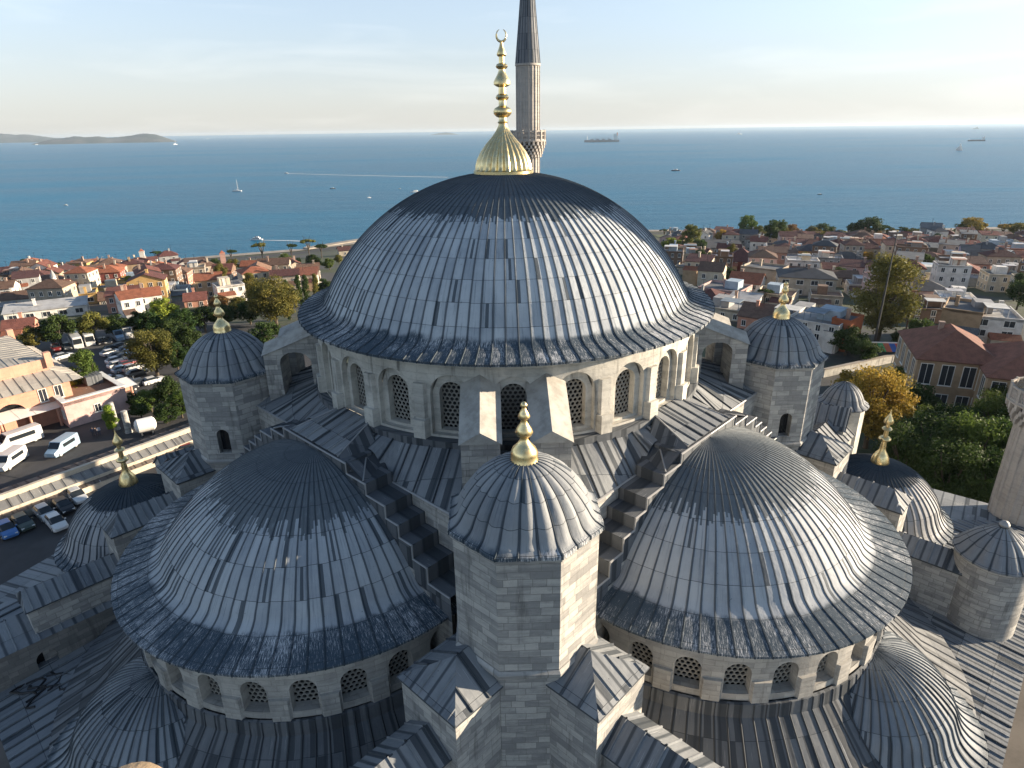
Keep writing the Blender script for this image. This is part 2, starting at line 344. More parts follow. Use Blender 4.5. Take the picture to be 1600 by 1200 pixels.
def lead_dome(mb, prof, nrib, c, a0=0., a1=2 * PI, rw=.055, rh=.09, lobe=0., octo=None, lip=.12, mat=0, jit=0.):
    """standing-seam dome; octo=(apothem_factor,start_len,angle) blends the foot into an octagon"""
    full = abs(a1 - a0 - 2 * PI) < 1e-6
    rng = random.Random(nrib)
    rows = []; uvr = []; nsub = 6 if lobe else 3
    Lmax = prof[-1][2]
    for (r, z, L) in prof:
        row = []; ur = []; da = (a1 - a0) / nrib
        wa = min(rw / r, da * .2); hh = rh * min(1, wa * r / rw) if rw > 0 else 0
        for k in range(nrib):
            th = a0 + k * da
            cols = [(-wa * .55, hh, 0.), (wa * .55, hh, .0), (wa, 0, wa / da)]
            for j in range(1, nsub): cols.append((wa + (da - 2 * wa) * j / nsub, 0, j / nsub))
            cols.append((da - wa, 0, 1 - wa / da))
            for (o, h, uf) in cols:
                t = th + o; rr = r
                if octo:
                    ap, L0, oa = octo; q = (t - oa) % (PI / 4) - PI / 8
                    wgt = min(max((L - L0) / (Lmax - L0), 0), 1); rr = r * ((1 - wgt) + wgt * ap / math.cos(q))
                if lobe: rr += lobe * min(1, r / 2.) * (math.sin(PI * min(max(uf, 0), 1)) - .5) * (1 if L < Lmax * .93 else .35)
                rr += h * .75; zz = z + h * .6
                row.append((c[0] + rr * math.cos(t), c[1] + rr * math.sin(t), c[2] + zz)); ur.append((k + min(max(uf, .001), .999), L))
        if not full:
            t = a1; row.append((c[0] + r * math.cos(t), c[1] + r * math.sin(t), c[2] + z)); ur.append((nrib, L))
        rows.append(row); uvr.append(ur)
    # lip under the eave
    last = rows[-1]
    rows.append([(p[0], p[1], c[2] + prof[-1][1] - lip) for p in last]); uvr.append([(q[0], Lmax + lip) for q in uvr[-1]])
    rows.append([(c[0] + (p[0] - c[0]) * .93, c[1] + (p[1] - c[1]) * .93, c[2] + prof[-1][1] - lip * .9) for p in last]); uvr.append([(q[0], Lmax + .5) for q in uvr[-1]])
    if full:  # close the ring, keeping the sector index continuous
        for r_ in rows: r_.append(r_[0])
        for u_ in uvr: u_.append((nrib, u_[0][1]))
    mb.grid(rows, uvr, mat)

# arched opening in a (possibly curved) wall
def top_of(s, a, zs, pointed=0.):
    x = min(abs(s) / a, 1); return zs + a * (math.sqrt(max(0, 1 - x * x)) + pointed * (1 - x))
def bay(mb, fmap, W, zb, zt, levels, uo=0, mat=0, n=8, base_n=None):
    """levels: list of (half width, sill, spring, recess depth before this opening's inner plane)"""
    def q(s0, s1, z0a, z1a, z0b, z1b, d):
        if z1a - z0a < .004 and z1b - z0b < .004: return
        mb.face([fmap(s0, z0a, d), fmap(s1, z0b, d), fmap(s1, z1b, d), fmap(s0, z1a, d)], [(uo + s0, z0a), (uo + s1, z0b), (uo + s1, z1b), (uo + s0, z1a)], mat)
    lo = lambda s: zb; hi = lambda s: zt; xs0 = -W / 2; xs1 = W / 2; d = 0.
    for (a, z0, zs, dep) in levels:
        q(xs0, -a, lo(xs0), hi(xs0), lo(-a), hi(-a - 1e-9), d); q(a, xs1, lo(a), hi(a), lo(xs1), hi(xs1), d)
        ss = [-a * math.cos(PI * i / (2 * n)) for i in range(2 * n + 1)]
        for s0, s1 in zip(ss[:-1], ss[1:]):
            q(s0, s1, lo(s0), z0, lo(s1), z0, d)
            q(s0, s1, top_of(s0, a, zs), hi(s0), top_of(s1, a, zs), hi(s1), d)
            # reveal
            mb.face([fmap(s0, top_of(s0, a, zs), d), fmap(s1, top_of(s1, a, zs), d), fmap(s1, top_of(s1, a, zs), d + dep), fmap(s0, top_of(s0, a, zs), d + dep)], [(uo + s0, zs), (uo + s1, zs), (uo + s1, zs + dep), (uo + s0, zs + dep)], mat)
        mb.face([fmap(-a, z0, d), fmap(a, z0, d), fmap(a, z0, d + dep), fmap(-a, z0, d + dep)], [(uo - a, z0), (uo + a, z0), (uo + a, z0 + dep), (uo - a, z0 + dep)], mat)
        for sg in (-1, 1):
            mb.face([fmap(sg * a, z0, d), fmap(sg * a, zs, d), fmap(sg * a, zs, d + dep), fmap(sg * a, z0, d + dep)], [(uo, z0), (uo, zs), (uo + dep, zs), (uo + dep, z0)], mat)
        d += dep; xs0, xs1 = -a, a; lo = (lambda z: lambda s: z)(z0); hi = (lambda a_, zs_: lambda s: top_of(s, a_, zs_))(a, zs)
def grille_mesh(a, h, zs, pitch=.27, hole=.098):
    """honeycomb stone grille, local x across, z up from the sill, facing -y; dark panes behind"""
    mb = MB(); dz = pitch * math.sqrt(3) / 2; j = 0; z = 0.05
    while z < zs + a + pitch:
        x = -math.ceil(a / pitch) * pitch + (pitch / 2 if j % 2 else 0)
        while x < a + pitch:
            if abs(x) < a + pitch * .7 and z < top_of(min(abs(x), a), a, zs) + pitch * .7:
                o = []; i = []
                for k in range(12):
                    t = PI * k / 6 + PI / 6
                    rad = pitch / math.sqrt(3) if k % 2 == 0 else pitch / 2
                    o.append((x + rad * math.cos(t), 0, z + rad * math.sin(t))); i.append((x + hole * math.cos(t), 0, z + hole * math.sin(t)))
                for k in range(12):
                    k2 = (k + 1) % 12
                    mb.face([o[k], o[k2], i[k2], i[k]], None, 0)
                    mb.face([i[k], i[k2], (i[k2][0], .07, i[k2][2]), (i[k][0], .07, i[k][2])], None, 0)
            x += pitch
        z += dz; j += 1
    mb.face([(-a - .2, .13, -.1), (a + .2, .13, -.1), (a + .2, .13, zs + a + .2), (-a - .2, .13, zs + a + .2)], None, 1)
    o = mb.build('window', [MT['grille'], MT['glass']]); me = o.data; bpy.data.objects.remove(o); return me

def finial(mb, c, s=1., h=1., n=24, prof=None):
    mb.lathe([(r * s, z * h) for r, z in prof], n, c)

exec_parts = []
# ------------------------------------------------------------------ THE MOSQUE
mosque = thing('mosque', 'great grey stone mosque with cascading lead domes filling the foreground', 'mosque')
def P_(side, n, t, z): return Vector((side * n * Q + t * Q, -n * Q + side * t * Q, z))

# central dome -----------------------------------------------------
prof = smooth_profile([(.05, 43.38)] + cap(13.62, 29.76, 1.4, 12.15, 9) + [(12.42, 35.55), (12.85, 35.34), (13.35, 35.2), (14.0, 35.02)], 44)
mb = MB(); lead_dome(mb, prof, 114, (0, 0, 0), 0, 2 * PI, .042, .06, lip=.14)
central_dome = mb.build('central_dome', MT['lead_main'], mosque, 38)
# gilded finial: fluted bell, bulbs, crescent
mb = MB()
bell = [(1.95, 43.25), (1.95, 43.42), (1.80, 43.5), (1.78, 43.75), (1.66, 44.15), (1.42, 44.6), (1.08, 45.05), (.72, 45.45), (.45, 45.8), (.3, 46.1), (.26, 46.25)]
mb.lathe(bell, 144, (-.05, 0, 0), 0, 24, lambda i, z: .085 if 1 < i < 9 else 0)
stem = [(.26, 46.25), (.34, 46.32), (.26, 46.42), (.25, 46.6), (.4, 46.66), (.56, 46.82), (.58, 46.98), (.5, 47.15), (.28, 47.26), (.24, 47.3), (.24, 47.6), (.36, 47.66), (.42, 47.78), (.36, 47.9), (.24, 47.98), (.22, 48.35), (.36, 48.4), (.52, 48.5), (.53, 48.65), (.42, 48.85), (.28, 49.1), (.2, 49.3), (.2, 49.36), (.32, 49.42), (.38, 49.52), (.32, 49.64), (.18, 49.7), (.17, 50.05), (.27, 50.1), (.3, 50.2), (.22, 50.4), (.12, 50.65), (.07, 50.95)]
mb.lathe(stem, 24, (-.05, 0, 0))
cres = []; 
for i in range(25):
    a = R_(-90) + (i - 12) / 12 * R_(158); cres.append((-.05 + .3 * math.cos(a), 0, 51.22 + .34 * math.sin(a)))
mb.tube(cres, [.015 + .06 * math.cos((i - 12) / 12 * PI / 2) for i in range(25)], 8)
fin = mb.build('finial', MT['gold'], central_dome, 50)

# drum ---------------------------------------------------------------
RD = 13.0; NB = 24; da = 2 * PI / NB
mb = MB(); W = RD * da
for k in range(NB):
    th0 = -PI / 2 + k * da
    def fm(s, z, d, th0=th0):
        a = th0 + s / RD; return ((RD - d) * math.cos(a), (RD - d) * math.sin(a), z)
    if math.sin(th0) > .55:
        mb.face([fm(-W / 2, 30.2, 0), fm(W / 2, 30.2, 0), fm(W / 2, 34.95, 0), fm(-W / 2, 34.95, 0)], [(0, 30), (W, 30), (W, 35), (0, 35)]); continue
    bay(mb, fm, W, 30.25, 34.95, [(1.12, 30.45, 32.85, .32), (.72, 30.62, 32.75, .42)], k * W, n=6)
    # bowed pier between the bays, stepping out near the foot
    pa = th0 + da / 2
    for (wd, pr, z0, z1) in ((.78, .22, 30.25, 33.4), (.95, .42, 30.25, 31.35)):
        pts = []
        for q in (-1, -.72, .72, 1):
            rr = RD + (pr if abs(q) < .9 else -.02); a = pa + q * wd / 2 / RD; pts.append((rr * math.cos(a), rr * math.sin(a)))
        for (p, q2) in zip(pts[:-1], pts[1:]):
            mb.face([(p[0], p[1], z0), (q2[0], q2[1], z0), (q2[0], q2[1], z1), (p[0], p[1], z1)], [(k * W, z0), (k * W + .5, z0), (k * W + .5, z1), (k * W, z1)])
        top = [(RD - .02) * math.cos(pa), (RD - .02) * math.sin(pa)]
        mb.face([(p[0], p[1], z1) for p in pts], None); 
    # cornice segment
prc = []
for (r, z) in ((13.02, 34.55), (13.16, 34.62), (13.2, 34.78), (13.32, 34.86), (13.34, 34.97), (12.9, 34.98)):
    prc.append((r, z))
mb.lathe(prc, 96)
drum = mb.build('drum', MT['stone_fine'], mosque)
gm = grille_mesh(.72, 0, 2.13)
for k in range(NB):
    th0 = -PI / 2 + k * da
    if math.sin(th0) > .3: continue
    o = bpy.data.objects.new('window', gm); C.objects.link(o); o.parent = drum
    r = RD - .74; o.location = (r * math.cos(th0), r * math.sin(th0), 30.62); o.rotation_euler = (0, 0, th0 + PI / 2)
mb = MB(); mb.lathe([(13.46, 29.4), (13.46, 30.26), (12.9, 30.3)], 96); mb.build('drum_flashing', MT['lead_dark'], mosque)

# roof skirt between drum and the great arches -------------------------
TZ = [(3.3, 29.55), (5.0, 28.95), (6.6, 28.3), (7.6, 27.6), (8.6, 26.9), (9.7, 26.1), (11.3, 25.2)]
mb = MB()
def rim(th):
    best = None
    for side in (-1, 1):
        for sgn in (1, -1):
            nv = Vector((side * Q, -Q)) * sgn
            c = math.cos(th) * nv.x + math.sin(th) * nv.y
            if c > .5:
                rho = 14.3 / c; t = abs(rho * math.sin(math.acos(min(1, c))))
                if best is None or rho < best[0]: best = (rho, t)
    rho, t = best; k = min(max((t - 3.2) / 1.6, 0), 1); k = k * k * (3 - 2 * k)
    return rho, 29.62 - 1.3 * k
n = 288; sector = 0
for i in range(n):
    t0, t1 = 2 * PI * i / n, 2 * PI * (i + 1) / n
    if math.sin((t0 + t1) / 2) > .5: continue
    rows = []; ur = []
    for q in (0, .33, .66, 1):
        rw_ = []; uw = []
        for t in (t0, t1):
            ro, zo = rim(t); r = 13.3 + (ro - 13.3) * q; z = 29.95 + (zo - 29.95) * q
            rw_.append((r * math.cos(t), r * math.sin(t), z)); uw.append((t * 16, r))
        rows.append(rw_); ur.append(uw)
    mb.grid(rows, ur)
    if i % 4 == 0:
        ro, zo = rim(t0); d = Vector((math.cos(t0), math.sin(t0), 0)); s_ = Vector((-d.y, d.x, 0)) * .05
        a = d * 13.35 + Vector((0, 0, 29.95)); b = d * ro + Vector((0, 0, zo)); up = Vector((0, 0, .09))
        for (x, y) in ((-s_, up - s_ * .5), (up - s_ * .5, up + s_ * .5), (up + s_ * .5, s_)):
            mb.face([a + x, a + y, b + y, b + x], [(t0 * 16, 0)] * 4)
skirt = mb.build('roof_skirt', MT['lead_roof'], mosque)

# great arches with stepped parapets ----------------------------------
for side in (-1, 1):
    ga = MB(); st = MB(); ed = MB()
    for sg in (-1, 1):
        tp = 0.; 
        for i, (t, z) in enumerate(TZ):
            a, b = tp * sg, t * sg
            # outer face (stone below, lead flashing over it) and inner wall
            ga.wall(P_(side, 15.98, a, 0), P_(side, 15.98, b, 0), 20, z - .55)
            st.wall(P_(side, 16.0, a, 0), P_(side, 16.0, b, 0), z - 1.5, z - .1)
            if i: ga.wall(P_(side, 14.3, a, 0), P_(side, 14.3, b, 0), z - .05, 28.24)
            # tread
            st.face([P_(side, 14.31, a, z), P_(side, 14.31, b, z), P_(side, 16.0, b, z), P_(side, 16.0, a, z)], [(0, 0), (0, 1.6), (1.7, 1.6), (1.7, 0)])
            # nosing edge: a pale strip following the stepped outline
            p = [P_(side, 16.03, a, z), P_(side, 16.03, b, z)]
            ed.tube([q_ + Vector((0, 0, -.03)) for q_ in p], .055, 5)
            if i + 1 < len(TZ):
                z2 = TZ[i + 1][1]
                st.face([P_(side, 14.31, b, z), P_(side, 16.0, b, z), P_(side, 16.0, b, z2), P_(side, 14.31, b, z2)], [(0, 0), (1.7, 0), (1.7, .7), (0, .7)])
                ed.tube([P_(side, 16.03, b, z), P_(side, 16.03, b, z2 - .03)], .05, 5)
            tp = t
        # coping on the inner wall
        ed.tube([P_(side, 14.32, 4.2 * sg, 28.3), P_(side, 14.32, 11.3 * sg, 28.3)], .07, 5)
        # hipped saddles over the change of level
        A_ = P_(side, 13.3, 1.6 * sg, 30.4); B1 = P_(side, 14.2, 4.6 * sg, 28.7); B2 = P_(side, 15.97, 2.5 * sg, 29.66)
        st.face([A_, B2, B1], [(3, 0), (5, 3), (3, 3.5)]); st.face([B1, B2, P_(side, 15.97, 3.3 * sg, 28.9), P_(side, 14.3, 4.6 * sg, 28.3)], [(0, 1), (2, 1), (2, 0), (0, 0)])
        if sg == 1:
            mr = MB(); mr.roof(P_(side, 15.97, -2.5, 29.67), P_(side, 15.97, 2.5, 29.67), P_(side, 13.0, 1.6, 30.46), P_(side, 13.0, -1.6, 30.46), .8)
        C1 = P_(side, 14.4, 2.9 * sg, 29.45); C2 = P_(side, 14.6, 4.95 * sg, 28.6); C3 = P_(side, 15.97, 4.75 * sg, 29.02); C4 = P_(side, 15.97, 3.2 * sg, 29.6)
        st.face([C1, C4, C3, C2], [(0, 0), (2, 0), (2, 2), (0, 2)]); st.face([C2, C3, C3 - Vector((0, 0, .7)), C2 - Vector((0, 0, .6))], [(0, 0), (2, 0), (2, 1), (0, 1)])
        ed.tube([A_, B2], .05, 5); ed.tube([C1, C3], .045, 5)
    g = ga.build('great_arch', MT['stone'], mosque)
    st.build('stepped_parapet', MT['lead_dark'], g); ed.build('parapet_edging', MT['lead_edge'], g); mr.build('arch_roof', MT['lead_roof'], g)

# flying buttresses: three pairs ---------------------------------------
def buttress(ang, off):
    wd = .95; mb = MB(); solid = ang < -1
    d = Vector((math.cos(ang), math.sin(ang), 0)); s_ = Vector((-d.y, d.x, 0))
    def F(r, o, z): return d * r + s_ * (off + o) + Vector((0, 0, z))
    r0, r1 = 12.7, 16.55; zt0, zt1 = 33.55, 31.95; zb = 27.5
    arch = [(13.4, 31.4)] + [(14.45 + 1.05 * math.cos(PI - PI * i / 8), 31.4 + .75 * math.sin(PI * i / 8)) for i in range(1, 8)] + [(15.5, 31.4)]
    for o in (-wd, wd):
        out = [(r0, zb)] + [(13.4, zb)] + arch + [(15.5, zb), (r1, zb), (r1, zt1), (r0, zt0)]
        # split into strips for planarity
        xs = [r0, 13.4] + [a[0] for a in arch[1:-1]] + [15.5, r1]
        top = lambda r: zt0 + (zt1 - zt0) * (r - r0) / (r1 - r0)
        def bot(r, left):
            if r <= 13.4 and left: return zb
            if r >= 15.5 and not left: return zb
            if solid: return zb
            return 31.4 + .75 * math.sqrt(max(0, 1 - ((r - 14.45) / 1.05) ** 2))
        for a, b in zip(xs[:-1], xs[1:]):
            inn = a >= 13.4 and b <= 15.5
            za = bot(a, False) if inn else zb; zb_ = bot(b, True) if inn else zb
            mb.face([F(a, o, za), F(b, o, zb_), F(b, o, top(b)), F(a, o, top(a))], [(a, za), (b, zb_), (b, top(b)), (a, top(a))])
    for (a, b) in ([] if solid else zip(arch[:-1], arch[1:])):
        mb.face([F(a[0], -wd, a[1]), F(a[0], wd, a[1]), F(b[0], wd, b[1]), F(b[0], -wd, b[1])], [(0, a[0]), (1.9, a[0]), (1.9, b[0]), (0, b[0])])
    for r in ((r1,) if solid else (13.4, 15.5, r1)):
        zt_ = 31.4 if r != r1 else zt1
        mb.face([F(r, -wd, zb), F(r, wd, zb), F(r, wd, zt_), F(r, -wd, zt_)], [(0, zb), (1.9, zb), (1.9, zt_), (0, zt_)])
    b = mb.build('flying_buttress', MT['stone'], mosque)
    c = MB(); e0, e1 = wd + .1, .0
    for sg in (-1, 1):
        c.roof(F(r1 + .12, sg * e0, zt1 - .02), F(r0, sg * e0, zt0 - .02), F(r0, 0, zt0 + .62), F(r1 + .12, 0, zt1 + .62), 1.6, ribs=False)
    c.face([F(r1 + .12, -e0, zt1), F(r1 + .12, e0, zt1), F(r1 + .12, 0, zt1 + .62)])
    c.build('buttress_cap', MT['cap'], b)
MT['cap'] = plain_mat('buttress_slab', (.42, .40, .36), .75, 0, .5, 1.2, bump=.3)
for ang in (-PI / 2, PI, 0):
    for off in (-1.72, 1.72): buttress(ang, off)

# weight turrets -------------------------------------------------------
TFIN = [(.62, 0), (.62, .1), (.56, .18), (.58, .4), (.5, .62), (.32, .82), (.2, .98), (.16, 1.1), (.17, 1.16), (.3, 1.22), (.37, 1.36), (.3, 1.55), (.17, 1.75), (.12, 1.9), (.13, 1.94), (.22, 1.99), (.25, 2.09), (.18, 2.24), (.09, 2.4), (.08, 2.46), (.13, 2.5), (.15, 2.58), (.09, 2.68), (.01, 2.72)]
def octo_walls(mb, c, ap, z0, z1, skip=(), a0=PI / 8):
    R = ap / math.cos(PI / 8); L = 2 * R * math.sin(PI / 8)
    for k in range(8):
        if k in skip: continue
        a, b = a0 + k * PI / 4, a0 + (k + 1) * PI / 4
        mb.face([(c[0] + R * math.cos(a), c[1] + R * math.sin(a), z0), (c[0] + R * math.cos(b), c[1] + R * math.sin(b), z0), (c[0] + R * math.cos(b), c[1] + R * math.sin(b), z1), (c[0] + R * math.cos(a), c[1] + R * math.sin(a), z1)], [(k * L, z0), ((k + 1) * L, z0), ((k + 1) * L, z1), (k * L, z1)])
def octo_ring(mb, c, prof):
    for (ra, za), (rb, zb) in zip(prof[:-1], prof[1:]):
        for k in range(8):
            a, b = PI / 8 + k * PI / 4, PI / 8 + (k + 1) * PI / 4; s_ = 1 / math.cos(PI / 8)
            mb.face([(c[0] + ra * s_ * math.cos(a), c[1] + ra * s_ * math.sin(a), za), (c[0] + ra * s_ * math.cos(b), c[1] + ra * s_ * math.sin(b), za), (c[0] + rb * s_ * math.cos(b), c[1] + rb * s_ * math.sin(b), zb), (c[0] + rb * s_ * math.cos(a), c[1] + rb * s_ * math.sin(a), zb)], [(k, za), (k + 1, za), (k + 1, zb), (k, zb)])
TP = smooth_profile([(.3, 2.6), (.55, 2.55), (1.0, 2.42), (1.52, 2.12), (2.02, 1.7), (2.4, 1.2), (2.65, .72), (2.79, .38), (2.96, .14), (3.16, 0)], 36)
def turret(cx, cy, ap=3.04, zb=15., ze=30.62, door=None):
    mb = MB(); c = (cx, cy)
    sk = (5,) if door else ()
    octo_walls(mb, c, ap, 24.6, ze - .12, sk)
    if door:
        L = 2 * ap * math.tan(PI / 8)
        bay(mb, lambda s, z, d: (cx + s, cy - ap + d, z), L, 24.6, ze - .12, [(.42, 25.2, 26.6, .6)], 0)
    octo_ring(mb, c, [(ap + .02, 24.75), (ap + .14, 24.62), (ap + .1, 24.4), (ap - .05, 24.3)])
    octo_walls(mb, c, ap - .06, zb, 24.5)
    octo_ring(mb, c, [(ap, ze - .38), (ap + .1, ze - .3), (ap + .12, ze - .14), (ap - .2, ze - .1)])
    t = mb.build('weight_turret', MT['stone'], mosque)
    if door:
        d = MB(); d.face([(cx - .45, cy - ap + .59, 25.1), (cx + .45, cy - ap + .59, 25.1), (cx + .45, cy - ap + .59, 27.2), (cx - .45, cy - ap + .59, 27.2)]); d.build('doorway', MT['glass'], t)
    d = MB(); lead_dome(d, TP, 24, (cx, cy, ze), PI / 8, PI / 8 + 2 * PI, .03, .05, lobe=.15, octo=(1.02, 2.3, PI / 8), lip=.16)
    d.build('turret_dome', MT['lead_turret'], t, 40)
    f = MB(); f.lathe(TFIN, 24, (cx, cy, ze + 2.42)); f.build('finial', MT['gold'], t, 50)
turret(0.2, -20.4); turret(-19.8, -.7, door=True); turret(19.6, -.45, door=True)

# semi-domes -----------------------------------------------------------
SP = smooth_profile([(.05, 29.3)] + cap(10.55, 18.75, 1.2, 8.4, 7) + [(8.72, 24.72), (9.25, 24.42), (10.1, 24.18), (11.07, 23.93)], 40)
RS = 10.2; NW = 14
gs = grille_mesh(.62, 0, 1.15)
for side in (-1, 1):
    ctr = P_(side, 16.0, 0, 0); an = math.atan2(-Q, side * Q)
    mb = MB(); lead_dome(mb, SP, 46, (ctr.x, ctr.y, 0), an - R_(96), an + R_(96), .042, .045, lip=.12)
    sdm = mb.build('semi_dome', MT['lead_semi'], mosque, 38)
    mb = MB(); da2 = R_(12.9); W = RS * da2
    for k in range(-7, 8):
        th0 = an + k * da2
        def fm(s, z, d, th0=th0):
            a = th0 + s / RS; return (ctr.x + (RS - d) * math.cos(a), ctr.y + (RS - d) * math.sin(a), z)
        bay(mb, fm, W, 20.35, 23.95, [(.62, 20.75, 22.0, .55)], k * W, n=6)
        for sgn in (-1,):
            a = th0 + sgn * da2 / 2
            for (wd, pr, z0, z1) in ((.5, .16, 20.3, 21.6),):
                pts = []
                for q in (-1, -.8, .8, 1):
                    rr = RS + (pr if abs(q) < .9 else -.02); aa = a + q * wd / RS; pts.append((ctr.x + rr * math.cos(aa), ctr.y + rr * math.sin(aa)))
                for p, q2 in zip(pts[:-1], pts[1:]): mb.face([(p[0], p[1], z0), (q2[0], q2[1], z0), (q2[0], q2[1], z1), (p[0], p[1], z1)], [(0, z0), (.5, z0), (.5, z1), (0, z1)])
                mb.face([(p[0], p[1], z1) for p in pts])
    mb2 = mb
    sdr = mb.build('semi_dome_drum', MT['stone_semi'], mosque)
    for k in range(-6, 7):
        th0 = an + k * da2; o = bpy.data.objects.new('window', gs); C.objects.link(o); o.parent = sdr
        r = RS - .55; o.location = (ctr.x + r * math.cos(th0), ctr.y + r * math.sin(th0), 20.75); o.rotation_euler = (0, 0, th0 + PI / 2)
    # lead upstand and conical skirt roof below the windows
    mb = MB(); ns = 60; prev = None
    pr = [(10.28, 20.36), (10.42, 20.3), (10.5, 19.55), (11.6, 18.6), (13.4, 17.0), (15.6, 15.9)]
    rows = []; ur = []; L = 0
    for i, (r, z) in enumerate(pr):
        if i: L += math.hypot(r - pr[i - 1][0], z - pr[i - 1][1])
        rows.append([(ctr.x + r * math.cos(an - R_(100) + R_(200) * k / ns), ctr.y + r * math.sin(an - R_(100) + R_(200) * k / ns), z) for k in range(ns + 1)]); ur.append([(k * .6, L) for k in range(ns + 1)])
    mb.grid(rows, ur)
    for k in range(0, ns + 1):
        a = an - R_(100) + R_(200) * k / ns
        mb.tube([(ctr.x + r * math.cos(a), ctr.y + r * math.sin(a), z + .02) for r, z in pr[1:]], .045, 4)
    mb.build('skirt_roof', MT['lead_dark'], mosque, 30)
    # exedrae: three small half-domes leaning on the drum
    EP = smooth_profile([(.05, 20.3)] + cap(5.6, 14.75, .7, 4.3, 6) + [(4.55, 17.8), (4.85, 17.25), (5.35, 16.8), (6.1, 16.45)], 30)
    for rel in (-62, 0, 62):
        ea = an + R_(rel); ec = (ctr.x + 9.9 * math.cos(ea), ctr.y + 9.9 * math.sin(ea), 0)
        mb = MB(); zo = 0 if rel == 0 else -2.3; ec = (ec[0], ec[1], zo)
        lead_dome(mb, EP, 36, ec, ea - R_(110), ea + R_(110), .045, .075, lip=.1)
        for k in range(30):
            a, b = ea - R_(110) + R_(220) * k / 30, ea - R_(110) + R_(220) * (k + 1) / 30
            mb.face([(ec[0] + 5.6 * math.cos(a), ec[1] + 5.6 * math.sin(a), 13), (ec[0] + 5.6 * math.cos(b), ec[1] + 5.6 * math.sin(b), 13), (ec[0] + 5.6 * math.cos(b), ec[1] + 5.6 * math.sin(b), 16.4 + zo), (ec[0] + 5.6 * math.cos(a), ec[1] + 5.6 * math.sin(a), 16.4 + zo)], [(0, 9)] * 4)
        mb.build('exedra_dome', MT['lead_dark'] if rel * side > 0 and 0 else MT['lead_exedra'] if 'lead_exedra' in MT else MT.setdefault('lead_exedra', lead_mat('lead_exedra', 1.5, .9, 7.2, light=(.28, .3, .315, 1), darkprob=.12, jag=.8)), mosque, 38)
    # pier buttresses at both ends of the side, stepping down and outwards
    for sg in (-1, 1):
        t0 = 14.0 * sg
        def block(n0, n1, hw, z, rise, zb, hip0, hip1, nm='pier_buttress', mat='lead_roof'):
            w_ = MB(); A = [P_(side, n0, t0 - hw, 0), P_(side, n1, t0 - hw, 0), P_(side, n1, t0 + hw, 0), P_(side, n0, t0 + hw, 0)]
            for a, b in zip(A, A[1:] + A[:1]): w_.wall(a, b, zb, z)
            o = w_.build(nm, MT['stone'], mosque)
            r_ = MB(); e = .14
            B = [P_(side, n0 - e, t0 - hw - e, z), P_(side, n1 + e, t0 - hw - e, z), P_(side, n1 + e, t0 + hw + e, z), P_(side, n0 - e, t0 + hw + e, z)]
            r0_ = P_(side, n0 + hip0, t0, z + rise); r1_ = P_(side, n1 - hip1, t0, z + rise)
            r_.roof(B[0], B[1], r1_, r0_, .95); r_.roof(B[2], B[3], r0_, r1_, .95)
            r_.roof(B[1], B[2], r1_, r1_, .95); r_.roof(B[3], B[0], r0_, r0_, .95)
            for p, q in zip(B, B[1:] + B[:1]): r_.face([p, q, q - Vector((0, 0, .1)), p - Vector((0, 0, .1))])
            r_.build('pier_roof', MT[mat], o)
        block(16.2, 19.8, 1.75, 23.9, 1.1, 15, 1.2, 1.7)
        block(19.75, 24.2, 1.25, 21.6, .95, 15, -.1, .9)
        if side * sg < 0 or side == 1: block(24.15, 28.6 if side == 1 else 30.0, 1.2, 18.7, .8, 14, -.1, .1)
        else: block(24.15, 29.5, 1.2, 18.9, .8, 14, -.1, .1)

# prayer hall: walls and lead roof ------------------------------------
mb = MB(); HS = 32.3
cn = [P_(1, HS, HS, 0), P_(1, HS, -HS, 0), P_(-1, HS, HS, 0), P_(-1, HS, -HS, 0)]
corners = [Vector((HS * 2 * Q, 0, 0)), Vector((0, -HS * 2 * Q, 0)), Vector((-39.3, -6.4, 0)), Vector((-36.2, .5, 0)), Vector((-31, 7, 0)), Vector((0, 38, 0))]
for a, b in zip(corners, corners[1:] + corners[:1]): mb.wall(a, b, -.5, 14.6)
hall = mb.build('prayer_hall', MT['stone'], mosque)
mb = MB(); inner = [c * (15.5 / HS) for c in corners]
for i in range(6):
    a, b, c_, d = corners[i], corners[(i + 1) % 6], inner[(i + 1) % 6], inner[i]
    e = 1.012
    if i in (0, 1):   # the two sides seen: seams every 0.8 m
        nn = 70
        mb.roof(a * e + Vector((0, 0, 14.6)), b * e + Vector((0, 0, 14.6)), b * .5 + Vector((0, 0, 16.2)), a * .5 + Vector((0, 0, 16.2)), .85)
        mb.face([a * e + Vector((0, 0, 14.6)), b * e + Vector((0, 0, 14.6)), b * e + Vector((0, 0, 14.4)), a * e + Vector((0, 0, 14.4))])
    else: mb.roof(a * e + Vector((0, 0, 14.6)), b * e + Vector((0, 0, 14.6)), b * .5 + Vector((0, 0, 16.2)), a * .5 + Vector((0, 0, 16.2)), .85, ribs=False)
mb.face([c * .5 + Vector((0, 0, 16.2)) for c in corners])
mb.build('hall_roof', MT['lead_roof'], hall)
# solid core under the dome so that nothing is hollow
mb = MB(); cc = [Vector((20.19, 0, 0)), Vector((0, -20.19, 0)), Vector((-20.19, 0, 0)), Vector((0, 20.19, 0))]
for a, b in zip(cc, cc[1:] + cc[:1]): mb.wall(a, b, 15, 27.9)
mb.build('core_wall', MT['stone'], mosque)

